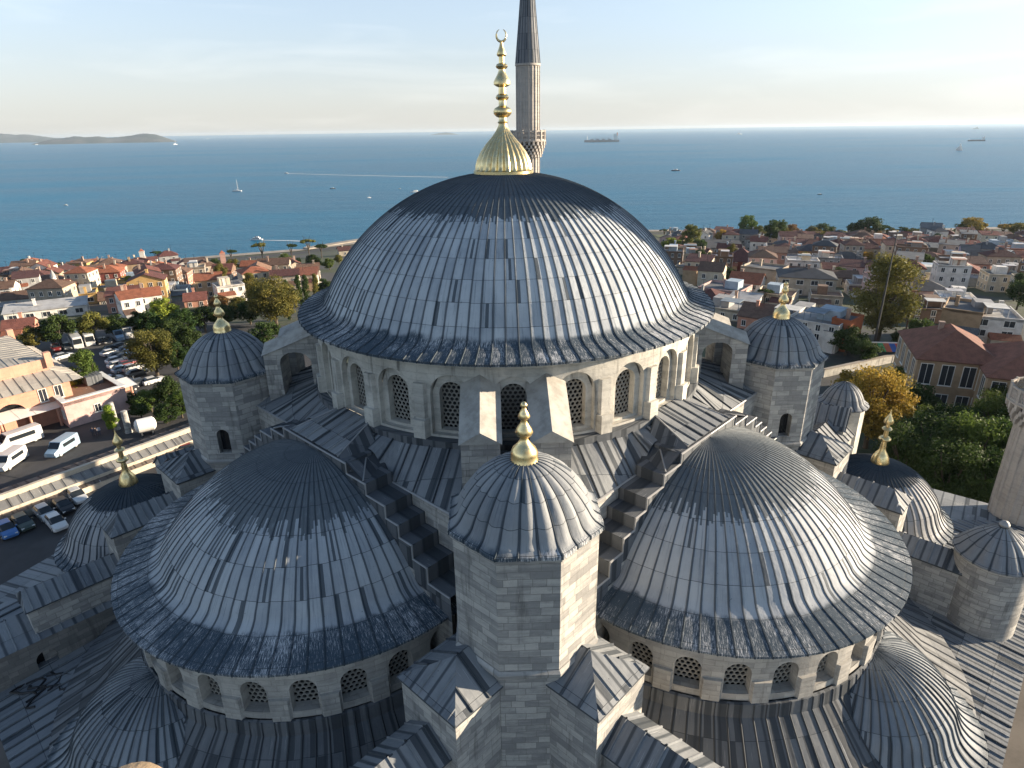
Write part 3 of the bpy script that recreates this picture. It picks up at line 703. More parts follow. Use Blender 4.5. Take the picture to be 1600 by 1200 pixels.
# corner domes, stair turrets ------------------------------------------
CFIN = [(.62, 0), (.64, .12), (.6, .3), (.55, .55), (.42, .82), (.26, 1.05), (.2, 1.3), (.2, 1.5), (.15, 1.85), (.28, 1.9), (.42, 2.02), (.42, 2.12), (.28, 2.24), (.16, 2.3), (.15, 2.75), (.28, 2.8), (.36, 2.9), (.28, 3.0), (.14, 3.08), (.13, 3.3), (.3, 3.36), (.35, 3.5), (.28, 3.7), (.14, 3.95), (.06, 4.2), (.02, 4.5)]
CP = smooth_profile([(.05, 4.2)] + cap(5.0, -.85, .8, 4.3, 6) + [(4.55, 1.1), (4.85, .55), (5.2, .2), (5.6, 0)], 30)
for sx in (-1, 1):
    c = (sx * 28.4, -1.6)
    mb = MB(); octo_walls(mb, c, 5.15, 14.5, 17.6); cd_ = mb.build('corner_dome_base', MT['stone'], mosque)
    d = MB(); lead_dome(d, CP, 52, (c[0], c[1], 17.7), 0, 2 * PI, .04, .06); d.build('corner_dome', MT['lead_corner'] if 'lead_corner' in MT else MT.setdefault('lead_corner', lead_mat('lead_corner', 1.3, 2.9, 6.7, light=(.42, .415, .41, 1), darkprob=.08, jag=.3)), cd_, 38)
    f = MB(); f.lathe(CFIN, 24, (c[0], c[1], 21.75)); f.build('finial', MT['gold'], cd_, 50)
def stair_turret(cx, cy, r, z0, ze, rise, nl, name):
    mb = MB(); mb.lathe([(r, z0), (r, ze - .3), (r + .12, ze - .22), (r + .14, ze - .05), (r - .1, ze)], 36, (cx, cy, 0)); t = mb.build(name, MT['stone'], mosque, 40)
    pf = smooth_profile([(.08, rise), (.35, rise * .96), (r * .35, rise * .82), (r * .62, rise * .58), (r * .84, rise * .3), (r * .98, rise * .1), (r * 1.08, 0)], 24)
    d = MB(); lead_dome(d, pf, nl, (cx, cy, ze), 0, 2 * PI, .035, .05, lobe=.16); d.build('turret_cap', MT['lead_turret'], t, 40)
    k = MB(); k.lathe([(.14, 0), (.24, .06), (.3, .2), (.2, .38), (.02, .46)], 12, (cx, cy, ze + rise - .05)); k.build('cap_knob', MT['lead_edge'], t, 50)
stair_turret(31.1, -10.7, 2.15, 14.5, 20.1, 2.0, 16, 'stair_turret')
# small lantern turret and gabled roofs behind the right corner turret
mb = MB(); c = (29.9, 7.2); octo_walls(mb, c, 1.75, 18, 23.0); octo_ring(mb, c, [(1.75, 22.7), (1.95, 22.85), (1.9, 23.0), (1.5, 23.02)])
lt = mb.build('lantern_turret', MT['stone_fine'], mosque)
d = MB(); lead_dome(d, smooth_profile([(.06, 1.9), (.35, 1.82), (.9, 1.5), (1.3, 1.05), (1.55, .6), (1.72, .25), (2.1, 0)], 24), 16, (c[0], c[1], 23.0), 0, 2 * PI, .03, .05, lobe=.13); d.build('turret_cap', MT['lead_turret'], lt, 40)
def gable(name, c, L, W_, z0, ze, rise, rz, mat='lead_roof', stone='stone_fine'):
    k, s_ = math.cos(rz), math.sin(rz)
    def G(x, y, z): return Vector((c[0] + x * k - y * s_, c[1] + x * s_ + y * k, z))
    w_ = MB(); A = [G(-L / 2, -W_ / 2, 0), G(L / 2, -W_ / 2, 0), G(L / 2, W_ / 2, 0), G(-L / 2, W_ / 2, 0)]
    for a, b in zip(A, A[1:] + A[:1]): w_.wall(a, b, z0, ze)
    for x in (-L / 2, L / 2): w_.face([G(x, -W_ / 2, ze), G(x, W_ / 2, ze), G(x, 0, ze + rise)], [(0, ze), (W_, ze), (W_ / 2, ze + rise)])
    o = w_.build(name, MT[stone], mosque); r_ = MB(); e = .15
    for sg in (-1, 1): r_.roof(G(-L / 2 - e, sg * (W_ / 2 + e), ze - .08), G(L / 2 + e, sg * (W_ / 2 + e), ze - .08), G(L / 2 + e, 0, ze + rise + .05), G(-L / 2 - e, 0, ze + rise + .05), .7)
    r_.build('gable_roof', MT[mat], o)
gable('gallery_gable', (26.2, 3.2), 5.5, 3.4, 15, 21.4, 1.3, R_(45))
gable('gallery_gable', (27.2, 5.6), 4.2, 3.2, 15, 22.2, 1.4, R_(-35))
gable('gallery_gable', (-25.0, 4.4), 7.5, 4.6, 15, 20.6, 1.5, R_(40))
gable('gallery_gable', (-24.2, .3), 3.2, 2.6, 15, 22.6, .8, R_(45))
# arched doorway wall low on the left, and its cables
wl = MB()
bay(wl, lambda q_, z, d: P_(-1, 29.4 + q_, -12.3 - d, z), 10.4, 12.5, 17.0, [(.55, 13.6, 15.5, .7)], 0)
wl.wall(P_(-1, 34.6, -12.3, 0), P_(-1, 34.6, -15.0, 0), 12.5, 17.0); wl.wall(P_(-1, 24.2, -12.3, 0), P_(-1, 24.2, -15.0, 0), 12.5, 17.0)
dw = wl.build('gallery_wall', MT['stone_dark'], mosque)
d = MB(); d.roof(P_(-1, 34.7, -12.15, 17.0), P_(-1, 24.1, -12.15, 17.0), P_(-1, 24.1, -15.2, 17.5), P_(-1, 34.7, -15.2, 17.5), 1.2); d.build('gallery_roof', MT['lead_roof'], dw)
d = MB(); d.face([P_(-1, 28.7, -12.98, 13.3), P_(-1, 30.1, -12.98, 13.3), P_(-1, 30.1, -12.98, 16.3), P_(-1, 28.7, -12.98, 16.3)]); d.build('doorway', MT['glass'], dw)
MT['cable'] = plain_mat('black_cable', (.012, .012, .014), .5, 0, 0)
crng = random.Random(8); d = MB()
for k in range(5):
    pth = [P_(-1, 30.2 + crng.uniform(-.3, .3), -12.2, 14.4 - .3 * k)]
    n0, t0 = 30.4, -11.8
    for q_ in range(7): n0 += crng.uniform(-.9, .9); t0 += crng.uniform(.05, .6); pth.append(P_(-1, n0, t0, max(14.9 - (n0 - 24) * .02, 14.75) + .12))
    d.tube(pth, .07, 5)
d.build('cable_bundle', MT['cable'], dw)

# ------------------------------------------------------------------ minarets
def minaret(name, label, cx, cy, r, z0, balcs, zcone, ztip, zb_open=None):
    m = thing(name, label, 'minaret', (cx, cy, 0))
    nfl = 20
    def fl(z, rr): return rr
    mb = MB(); rows = []; ur = []
    zz = [z0] + [z0 + (zcone - z0) * i / 12 for i in range(1, 13)]
    for z in zz:
        row = []; uu = []
        rr = r * (1.04 - .05 * (z - z0) / (zcone - z0))
        for k in range(nfl):
            a = 2 * PI * k / nfl; da_ = 2 * PI / nfl
            for (o, h) in ((-.12, .0), (-.06, .085), (.06, .085), (.12, 0)):
                row.append(((rr + h) * math.cos(a + o * da_ * 1.2), (rr + h) * math.sin(a + o * da_ * 1.2), z)); uu.append(((a + o * da_) * r, z))
        rows.append(row); ur.append(uu)
    mb.grid(rows, ur, 0, True); mb.lathe([(r * 1.15, z0 - .2), (r * 1.15, z0 + .5), (r * 1.02, z0 + .8)], 40)
    mb.lathe([(r * 1.0, zcone - .3), (r * 1.1, zcone - .2), (r * 1.1, zcone), (r * .9, zcone + .02)], 40)
    mb.build('shaft', MT['stone_min'], m, 40)
    for zb in balcs:
        b = MB(); rb = r * 1.52
        # muqarnas corbels: tiers of little brackets
        for ti in range(5):
            ra = r * 1.04 + (rb - r * 1.04) * (ti + 1) / 5; z1 = zb - .15 - (4 - ti) * .36
            nn = 24
            for k in range(nn):
                a = 2 * PI * (k + .5 * (ti % 2)) / nn; b.box((ra * .96 * math.cos(a), ra * .96 * math.sin(a), z1 - .2), (.42, .24, .42), a)
            b.lathe([(ra - .5, z1 - .36), (ra - .12, z1 - .02), (ra - .12, z1)], 32)
        b.lathe([(r * .9, zb - .16), (rb + .1, zb - .14), (rb + .14, zb), (r * .9, zb + .02)], 32)
        bo = b.build('balcony', MT['stone_min'], m)
        pa = MB(); nn = 16
        for k in range(nn):
            a = 2 * PI * k / nn; pa.box((rb * math.cos(a), rb * math.sin(a), zb + .62), (.2, .2, 1.24), a)
            a2 = 2 * PI * (k + .5) / nn; wseg = 2 * rb * math.sin(PI / nn) - .18
            # pierced panel: a lattice of thin bars
            cx_, cy_ = rb * .985 * math.cos(a2), rb * .985 * math.sin(a2); tx, ty = -math.sin(a2), math.cos(a2)
            pa.box((cx_, cy_, zb + .08), (.1, wseg, .16), a2); pa.box((cx_, cy_, zb + 1.1), (.14, wseg, .16), a2)
            for q in range(5):
                s_ = (q - 2) / 5 * wseg; s2 = s_ + .16 * wseg
                pa.tube([(cx_ + tx * (s_ - .12), cy_ + ty * (s_ - .12), zb + .14), (cx_ + tx * (s_ + .12), cy_ + ty * (s_ + .12), zb + 1.05)], .028, 4)
                pa.tube([(cx_ + tx * (s_ + .12), cy_ + ty * (s_ + .12), zb + .14), (cx_ + tx * (s_ - .12), cy_ + ty * (s_ - .12), zb + 1.05)], .028, 4)
            pa.box((cx_, cy_, zb + .6), (.06, wseg, .06), a2)
        pa.build('parapet', MT['stone_min'], bo)
    s_ = MB(); 
    pf = smooth_profile([(.06, ztip), (r * .34, zcone + (ztip - zcone) * .68), (r * .68, zcone + (ztip - zcone) * .34), (r * 1.06, zcone + .05)], 30)
    lead_dome(s_, pf, 20, (0, 0, 0), 0, 2 * PI, .04, .05, lobe=0, lip=.15)
    s_.build('spire', MT['lead_spire'] if 'lead_spire' in MT else MT.setdefault('lead_spire', lead_mat('lead_spire', 1.75, 0, 1e3, light=(.22, .225, .235, 1), darkprob=.08)), m, 38)
    f = MB(); f.lathe([(r * .1 * a, ztip + b) for a, b in ((1, 0), (2.4, .3), (1, .8), (1.8, 1.1), (.7, 1.5), (1.2, 1.8), (.2, 2.4))], 12); f.build('finial', MT['gold'], m, 50)
    return m
minaret('minaret', 'slender fluted stone minaret with lead spire rising behind the central dome', 4.0, 43.0, 1.43, 0, (44.6, 33.), 53.35, 70.5)
minaret('minaret', 'fluted stone minaret cut by the right edge beside the dark wood', 43.1, 1.0, 1.85, 0, (25.2, 40.6), 58., 76.)

# ------------------------------------------------------------------ SETTING: sea, ground, islands
def sea_mat():
    m = NT('sea_water'); geo = m.n('TexCoord').outputs['Object']
    sp = m.n('SeparateXYZ'); m.l(geo, sp.inputs[0]); x, y = sp.outputs[0], sp.outputs[1]
    a = m.noise(m.comb(m.math('MULTIPLY', x, .012), m.math('MULTIPLY', y, .035)), 1., 6, .6)
    b = m.noise(m.comb(m.math('MULTIPLY', x, .12), m.math('MULTIPLY', y, .3)), 1., 5, .65)
    lane = m.noise(m.comb(m.math('MULTIPLY', x, .0011), m.math('MULTIPLY', y, .0035)), 1., 5, .6, .8)
    col = m.mix(m.sstep(lane, .4, .68), (.0, .105, .2, 1), (.006, .15, .265, 1))
    m.base(col, m.sstep(lane, .45, .7, .3, .36)); m.b.inputs['IOR'].default_value = 1.33; m.b.inputs['Specular IOR Level'].default_value = .13
    m.bump(m.math('ADD', m.math('MULTIPLY', a, 2.4), m.math('MULTIPLY', b, 1.5)), .75, 1.3)
    return m.mat
mb = MB(); n = 64
for k in range(n):
    a, b = 2 * PI * k / n, 2 * PI * (k + 1) / n
    for r0, r1 in ((0, 800), (800, 6000), (6000, 60000)):
        if r0 == 0: mb.face([(0, 200, -32), (r1 * math.cos(a), 200 + r1 * math.sin(a), -32), (r1 * math.cos(b), 200 + r1 * math.sin(b), -32)])
        else: mb.face([(r0 * math.cos(a), 200 + r0 * math.sin(a), -32), (r1 * math.cos(a), 200 + r1 * math.sin(a), -32), (r1 * math.cos(b), 200 + r1 * math.sin(b), -32), (r0 * math.cos(b), 200 + r0 * math.sin(b), -32)])
tag(mb.build('sea', sea_mat()), kind='structure')

def ground_mat():
    m = NT('town_ground'); geo = m.n('TexCoord').outputs['Object']
    a = m.noise(geo, .035, 5, .6); b = m.noise(geo, .4, 5, .65)
    col = m.mix(m.sstep(a, .42, .56), (.05, .05, .05, 1), (.05, .065, .028, 1))
    col = m.mix(m.sstep(b, .5, .72, 0, .6), col, (.14, .12, .09, 1)); m.base(col, .9); m.bump(b, .4, .2); return m.mat
xs = [-900 + 12 * i for i in range(int(2100 / 12) + 1)]; ys = [-300 + 12 * i for i in range(int(860 / 12) + 1)]
mb = MB(); mb.grid([[(x, y, ground(x, y)) for x in xs] for y in ys], [[(x, y) for x in xs] for y in ys])
tag(mb.build('ground', ground_mat(), None, 60), kind='structure')
def strip(name, pts, wd, mat, dz=.02, seg=10., kind='structure'):
    mb = MB(); rows = []; P = []
    for a, b in zip(pts[:-1], pts[1:]):
        a = Vector((a[0], a[1], 0)); b = Vector((b[0], b[1], 0)); k = max(1, int((b - a).length / seg))
        P += [a.lerp(b, i / k) for i in range(k)]
    P.append(Vector((pts[-1][0], pts[-1][1], 0)))
    for i, p in enumerate(P):
        t = (P[min(i + 1, len(P) - 1)] - P[max(i - 1, 0)]).normalized(); s_ = Vector((-t.y, t.x, 0)); row = []
        for q in (-1, -.33, .33, 1):
            v = p + s_ * wd / 2 * q; row.append((v.x, v.y, ground(v.x, v.y) + dz))
        rows.append(row)
    mb.grid(rows, [[(j, i) for j in range(4)] for i in range(len(rows))])
    return tag(mb.build(name, mat), kind=kind)
MT['asphalt'] = plain_mat('asphalt', (.05, .05, .053), .9, 0, .4, .3, bump=.2)
MT['quay'] = plain_mat('quay_stone', (.34, .30, .25), .9, 0, .4, .2)
MT['court'] = plain_mat('courtyard_paving', (.13, .115, .10), .9, 0, .5, .3)
MT['grass'] = plain_mat('lawn', (.07, .09, .03), .95, 0, .4, .12)
strip('coast_road', [(x, yshore(x) - 22) for x in range(-880, 1180, 20)], 14, MT['asphalt'], .15)
strip('quay', [(x, yshore(x) - 5) for x in range(-880, 1180, 20)], 9, MT['quay'], .3)
strip('lawn', [(x, yshore(x) - 45) for x in range(120, 900, 20)], 28, MT['grass'], .2)
def patch(name, pts, mat, dz, kind='structure'):
    mb = MB(); P = [Vector((p[0], p[1], 0)) for p in pts]
    n = 8; rows = []
    for i in range(n + 1):
        a = P[0].lerp(P[3], i / n); b = P[1].lerp(P[2], i / n); rows.append([(v.x, v.y, ground(v.x, v.y) + dz) for v in (a.lerp(b, j / n) for j in range(n + 1))])
    mb.grid(rows, [[(j, i) for j in range(n + 1)] for i in range(n + 1)])
    return tag(mb.build(name, mat), kind=kind)
patch('parking_lot', [(-130, 60), (-45, 30), (-30, 115), (-105, 135)], MT['asphalt'], .12)
patch('forecourt', [(-100, 5), (-38, 5), (-40, 62), (-125, 62)], MT['asphalt'], .08)
patch('courtyard', [(-70, -70), (90, -70), (80, -2), (-40, 0)], MT['court'], .06)
# breakwater
mb = MB(); A = atz(478, 391, -31); B = atz(575, 375, -31); d = (B - A).normalized(); s_ = Vector((-d.y, d.x, 0))
mb.box(((A + B) / 2) + Vector((0, 0, 0)), ((B - A).length, 7, 3.2), math.atan2(d.y, d.x))
bwk = tag(mb.build('breakwater', MT['quay']), 'long pale stone breakwater left of the dome', 'breakwater')
rng = random.Random(5)
for i in range(44):
    p = A.lerp(B, rng.random()) + s_ * rng.choice((-1, 1)) * rng.uniform(3.5, 6); r = rng.uniform(.9, 1.9)
    mb = MB(); mb.box((p.x, p.y, -31.6 + rng.uniform(-.3, .8)), (r, r * rng.uniform(.7, 1.2), r), rng.random() * 3); mb.build('rubble_stone', MT['quay'], bwk)

# islands on the horizon
def island_mat():
    m = NT('far_island'); geo = m.n('TexCoord').outputs['Object']; n = m.noise(geo, .004, 6, .65)
    m.base(m.mix(m.sstep(n, .4, .65), (.03, .045, .04, 1), (.09, .095, .095, 1)), .95); return m.mat
MT['island'] = island_mat()
def island(prof, D, depth):
    """prof: (pixel x, height in photo px) along the skyline"""
    rng = random.Random(int(prof[0][0]) + 40); mb = MB(); rows = []; ur = []; N = 90
    x0, x1 = prof[0][0], prof[-1][0]
    for j in range(13):
        v = j / 12; row = []
        for i in range(N + 1):
            px = x0 + (x1 - x0) * i / N; h = float(np.interp(px, [p[0] for p in prof], [p[1] for p in prof])) * .74 * D / FPX
            a = YAW + math.atan((px - 800) / FPX); dd = D + depth * (v - .35) 
            sh = max(0., math.sin(PI * min(max(v * 1.0, 0), 1))) ** .8
            hh = h * sh * (1 + .05 * rng.uniform(-1, 1) * sh)
            row.append((CAM.x + dd * math.sin(a), CAM.y + dd * math.cos(a), -33 + hh))
        rows.append(row); ur.append([(0, 0)] * (N + 1))
    mb.grid(rows, ur); return tag(mb.build('island_hills', MT['island'], None, 80), kind='structure')
island([(-160, 0), (-100, 7), (-40, 6), (0, 7), (25, 10), (50, 14), (62, 13.5), (85, 11.5), (105, 12), (125, 8.5), (140, 6), (160, 5), (190, 0)], 13500, 1500)
island([(105, 0), (135, 7), (150, 8), (172, 11.5), (186, 9.5), (205, 10.5), (222, 8), (240, 9.5), (262, 13), (275, 14.5), (290, 12), (302, 7), (318, 0)], 9500, 1200)
island([(686, 0), (698, 3), (710, 4.2), (718, 3), (728, 0)], 15500, 900)

# ------------------------------------------------------------------ TREES
def leaf_mat():
    m = NT('foliage'); oi = m.n('ObjectInfo'); uv = m.n('UVMap').outputs[0]; sp = m.n('SeparateXYZ'); m.l(uv, sp.inputs[0])
    t = sp.outputs[0]
    c1 = m.mix(1., oi.outputs['Color'], m.mix(t, (.5, .6, .55, 1), (1.5, 1.35, 1.1, 1)), 'MULTIPLY')
    m.base(c1, .65); m.b.inputs['Specular IOR Level'].default_value = .15
    tr = m.n('BsdfTranslucent'); m.l(c1, tr.inputs[0]); mx = m.n('MixShader'); mx.inputs[0].default_value = .35
    out = m.t.nodes['Material Output']; m.l(m.b.outputs[0], mx.inputs[1]); m.l(tr.outputs[0], mx.inputs[2]); m.l(mx.outputs[0], out.inputs[0])
    return m.mat
MT['leaf'] = leaf_mat(); MT['bark'] = plain_mat('bark', (.09, .07, .05), .9, 0, .5, 2)
def crown_mesh(seed, kind, nclump=46, nleaf=130, leaf=.062):
    rng = random.Random(seed); mb = MB()
    cl = []
    while len(cl) < nclump:
        if kind == 'round':
            p = Vector((rng.gauss(0, 1), rng.gauss(0, 1), rng.gauss(0, 1))).normalized() * rng.uniform(.3, .86) ** .7
            p.z = p.z * .95 + 1.05; r = rng.uniform(.2, .36)
        elif kind == 'tall':
            z = rng.uniform(.2, 2.5); q = math.sin(PI * min(z / 2.75, 1)) ** .7; a = rng.random() * 7; rr = q * .78 * math.sqrt(rng.random())
            p = Vector((rr * math.cos(a), rr * math.sin(a), z)); r = rng.uniform(.2, .34)
        elif kind == 'pine':
            a = rng.random() * 7; rr = .85 * math.sqrt(rng.random()); p = Vector((rr * math.cos(a), rr * math.sin(a), .55 + .3 * (1 - rr) + rng.uniform(-.05, .06))); r = rng.uniform(.16, .26)
        else:  # cypress
            z = rng.uniform(.1, 5.6); rr = .75 * math.sqrt(max(.02, 1 - z / 5.9)) * math.sqrt(rng.random()); a = rng.random() * 7
            p = Vector((rr * math.cos(a), rr * math.sin(a), z)); r = rng.uniform(.3, .45)
        cl.append((p, r, rng.random()))
    for (p, r, tone) in cl:
        for _ in range(nleaf):
            d = Vector((rng.gauss(0, 1), rng.gauss(0, 1), rng.gauss(0, 1))).normalized()
            q = p + Vector((d.x, d.y, d.z * (.8 if kind != 'pine' else .45))) * r * rng.uniform(.55, 1.08)
            nrm = (d + Vector((rng.gauss(0, .6), rng.gauss(0, .6), rng.gauss(.2, .6)))).normalized()
            a = nrm.orthogonal().normalized(); b = nrm.cross(a); th = rng.random() * 7
            a, b = a * math.cos(th) + b * math.sin(th), b * math.cos(th) - a * math.sin(th)
            l_ = leaf * rng.uniform(.6, 1.3); a *= l_; b *= l_ * .7
            t = min(1, max(0, tone * .6 + rng.random() * .4))
            mb.face([q - a, q - b * .8 + a * .2, q + a, q + b], [(t, 0)] * 4)
    o = mb.build('crown', MT['leaf']); me = o.data; bpy.data.objects.remove(o); return me
CROWN = {('round', i): crown_mesh(20 + i, 'round') for i in range(3)}
CROWN.update({('tall', i): crown_mesh(40 + i, 'tall', 58) for i in range(2)})
CROWN[('pine', 0)] = crown_mesh(60, 'pine', 26, 120, .07); CROWN[('cypress', 0)] = crown_mesh(70, 'cypress', 60, 90, .1)
CROWN[('big', 0)] = crown_mesh(80, 'tall', 120, 170, .034); CROWN[('biground', 0)] = crown_mesh(81, 'round', 110, 170, .036)
def trunk_mesh(seed, hgt):
    rng = random.Random(seed); mb = MB()
    mb.tube([(0, 0, -.06), (.02, .01, hgt * .4), (-.02, .03, hgt * .8), (0, 0, hgt * 1.3)], [.085, .065, .05, .02], 7)
    for k in range(6):
        a = k * 1.05 + rng.random(); z = hgt * rng.uniform(.55, .95); mb.tube([(0, 0, z), (.22 * math.cos(a), .22 * math.sin(a), z + .22), (.5 * math.cos(a), .5 * math.sin(a), z + .5 + .2 * rng.random())], [.04, .028, .01], 5)
    o = mb.build('trunk', MT['bark']); me = o.data; bpy.data.objects.remove(o); return me
TRUNK = {'round': trunk_mesh(1, .7), 'tall': trunk_mesh(2, .8), 'pine': trunk_mesh(3, .55), 'cypress': trunk_mesh(4, .8), 'big': trunk_mesh(2, .8), 'biground': trunk_mesh(1, .7)}
TONES = {'dark green': (.04, .07, .022, 1), 'mid green': (.08, .12, .03, 1), 'olive green': (.14, .14, .04, 1), 'yellow green': (.22, .25, .045, 1), 'autumn gold': (.34, .245, .055, 1), 'rusty brown': (.2, .12, .05, 1), 'bright green': (.17, .24, .04, 1)}
KN = {'round': 'broadleaf_tree', 'tall': 'broadleaf_tree', 'pine': 'umbrella_pine', 'cypress': 'cypress_tree', 'big': 'plane_tree', 'biground': 'broadleaf_tree'}
KW = {'round': 'rounded %s tree', 'tall': 'tall %s tree', 'pine': '%s umbrella pine', 'cypress': 'narrow %s cypress', 'big': 'towering %s plane tree', 'biground': 'spreading %s tree'}
trng = random.Random(3)
def tree(px, py, wpx, hpx, kind='round', tone='mid green', where='among the town roofs', group='trees around the town', P=None):
    """px, py: foot of the tree; wpx, hpx: crown width and total height in photo pixels"""
    if P is None: P = at(px, py)
    if kind == 'pine' and px < 600: wpx *= 1.25; hpx *= 1.4
    if 'waterfront' in where: wpx *= 1.25; hpx *= 1.3
    D = (P - CAM).dot(_f); rad = wpx / 2 * D / FPX; H = hpx * D / FPX / max(.75, math.cos(PITCH))
    t = thing(KN[kind], KW[kind] % tone + ' ' + where, 'tree', P, trng.random() * 6.28, group)
    n = trng.randrange(3 if kind == 'round' else 2 if kind == 'tall' else 1)
    zx = {'round': 2.05, 'tall': 2.75, 'pine': 1.05, 'cypress': 5.9, 'big': 2.75, 'biground': 2.05}[kind]
    c = bpy.data.objects.new('crown', CROWN[(kind, n)]); k = bpy.data.objects.new('trunk', TRUNK[kind])
    for o in (c, k): C.objects.link(o); o.parent = t
    if kind == 'pine':
        ch = H * .42; c.scale = (rad, rad, rad * .9); c.location.z = H - rad * .95; k.scale = (rad * .9, rad * .9, (H - rad * .2) / .9)
    else:
        th = H * (.12 if kind in ('round', 'tall', 'biground', 'big') else .03); c.scale = (rad, rad, (H - th) / zx); c.location.z = th; k.scale = (rad, rad, (H - th) / zx * 1.6)
    j = trng.uniform(.8, 1.2); q = TONES[tone]; c.color = (q[0] * j * trng.uniform(.9, 1.1), q[1] * j, q[2] * j, 1)
    return t

# ------------------------------------------------------------------ HOUSES
MT['wall'] = plain_mat('rendered_wall', (1, 1, 1), .9, 0, .35, .7, True)
def tile_mat():
    m = NT('roof_tiles'); uv = m.n('UVMap').outputs[0]; geo = m.n('TexCoord').outputs['Object']; oi = m.n('ObjectInfo').outputs['Color']
    sp = m.n('SeparateXYZ'); m.l(uv, sp.inputs[0])
    n = m.noise(geo, .9, 5, .7); wv = m.math('FRACT', m.math('MULTIPLY', sp.outputs[1], 2.6)); wx = m.math('FRACT', m.math('MULTIPLY', sp.outputs[0], 3.6))
    c = m.mix(m.sstep(n, .35, .7, 0, .6), oi, (.35, .33, .32, 1), 'MULTIPLY'); c = m.mix(m.math('MULTIPLY', m.math('LESS_THAN', wx, .3), .45), c, (.2, .18, .17, 1), 'MULTIPLY')
    m.base(c, .85); m.bump(m.math('ADD', wx, wv), .5, .06); return m.mat
MT['tiles'] = tile_mat()
MT['flat'] = plain_mat('flat_roof', (1, 1, 1), .9, 0, .45, .4, True)
MT['white'] = plain_mat('white_paint', (.75, .74, .7), .6, 0, .15)
MT['pane'] = plain_mat('window_pane', (.03, .035, .045), .12, 0, 0)
def window_mesh(w_, h):
    mb = MB(); f = .09
    for (x, z, a, b) in ((-w_ / 2 + f / 2, h / 2, f, h), (w_ / 2 - f / 2, h / 2, f, h), (0, f / 2, w_ - 2 * f, f), (0, h - f / 2, w_ - 2 * f, f), (0, h / 2, .06, h - 2 * f)): mb.box((x, -.05, z), (a, .1, b), 0, 0)
    mb.box((0, -.06, -.05), (w_ + .16, .2, .08), 0, 0)
    mb.face([(-w_ / 2, -.03, 0), (w_ / 2, -.03, 0), (w_ / 2, -.03, h), (-w_ / 2, -.03, h)], None, 1)
    o = mb.build('window', [MT['white'], MT['pane']]); me = o.data; bpy.data.objects.remove(o); return me
WIN = {'std': window_mesh(1.1, 1.5), 'wide': window_mesh(2.1, 1.5), 'tall': window_mesh(1.2, 2.3), 'big': window_mesh(1.9, 3.6)}
WCOL = {'white': (.72, .69, .64), 'cream': (.6, .52, .4), 'pale pink': (.55, .38, .35), 'ochre': (.55, .36, .14), 'grey': (.33, .33, .33), 'beige': (.45, .38, .30), 'brown': (.2, .13, .09), 'red': (.27, .075, .055), 'salmon': (.55, .28, .2), 'pale blue': (.35, .44, .52), 'dark grey': (.1, .105, .115), 'lilac': (.42, .36, .46), 'orange': (.4, .12, .05), 'tan': (.42, .30, .19)}
RCOL = {'orange tiled': (.33, .115, .06), 'red tiled': (.21, .075, .055), 'dark red tiled': (.12, .045, .04), 'brown tiled': (.17, .10, .07), 'brick tiled': (.25, .105, .07), 'grey': (.16, .17, .18), 'pale grey': (.36, .36, .36), 'dark grey': (.07, .075, .085), 'white': (.6, .6, .6), 'terracotta': (.26, .15, .10)}
hr = random.Random(77)
FOOT = []
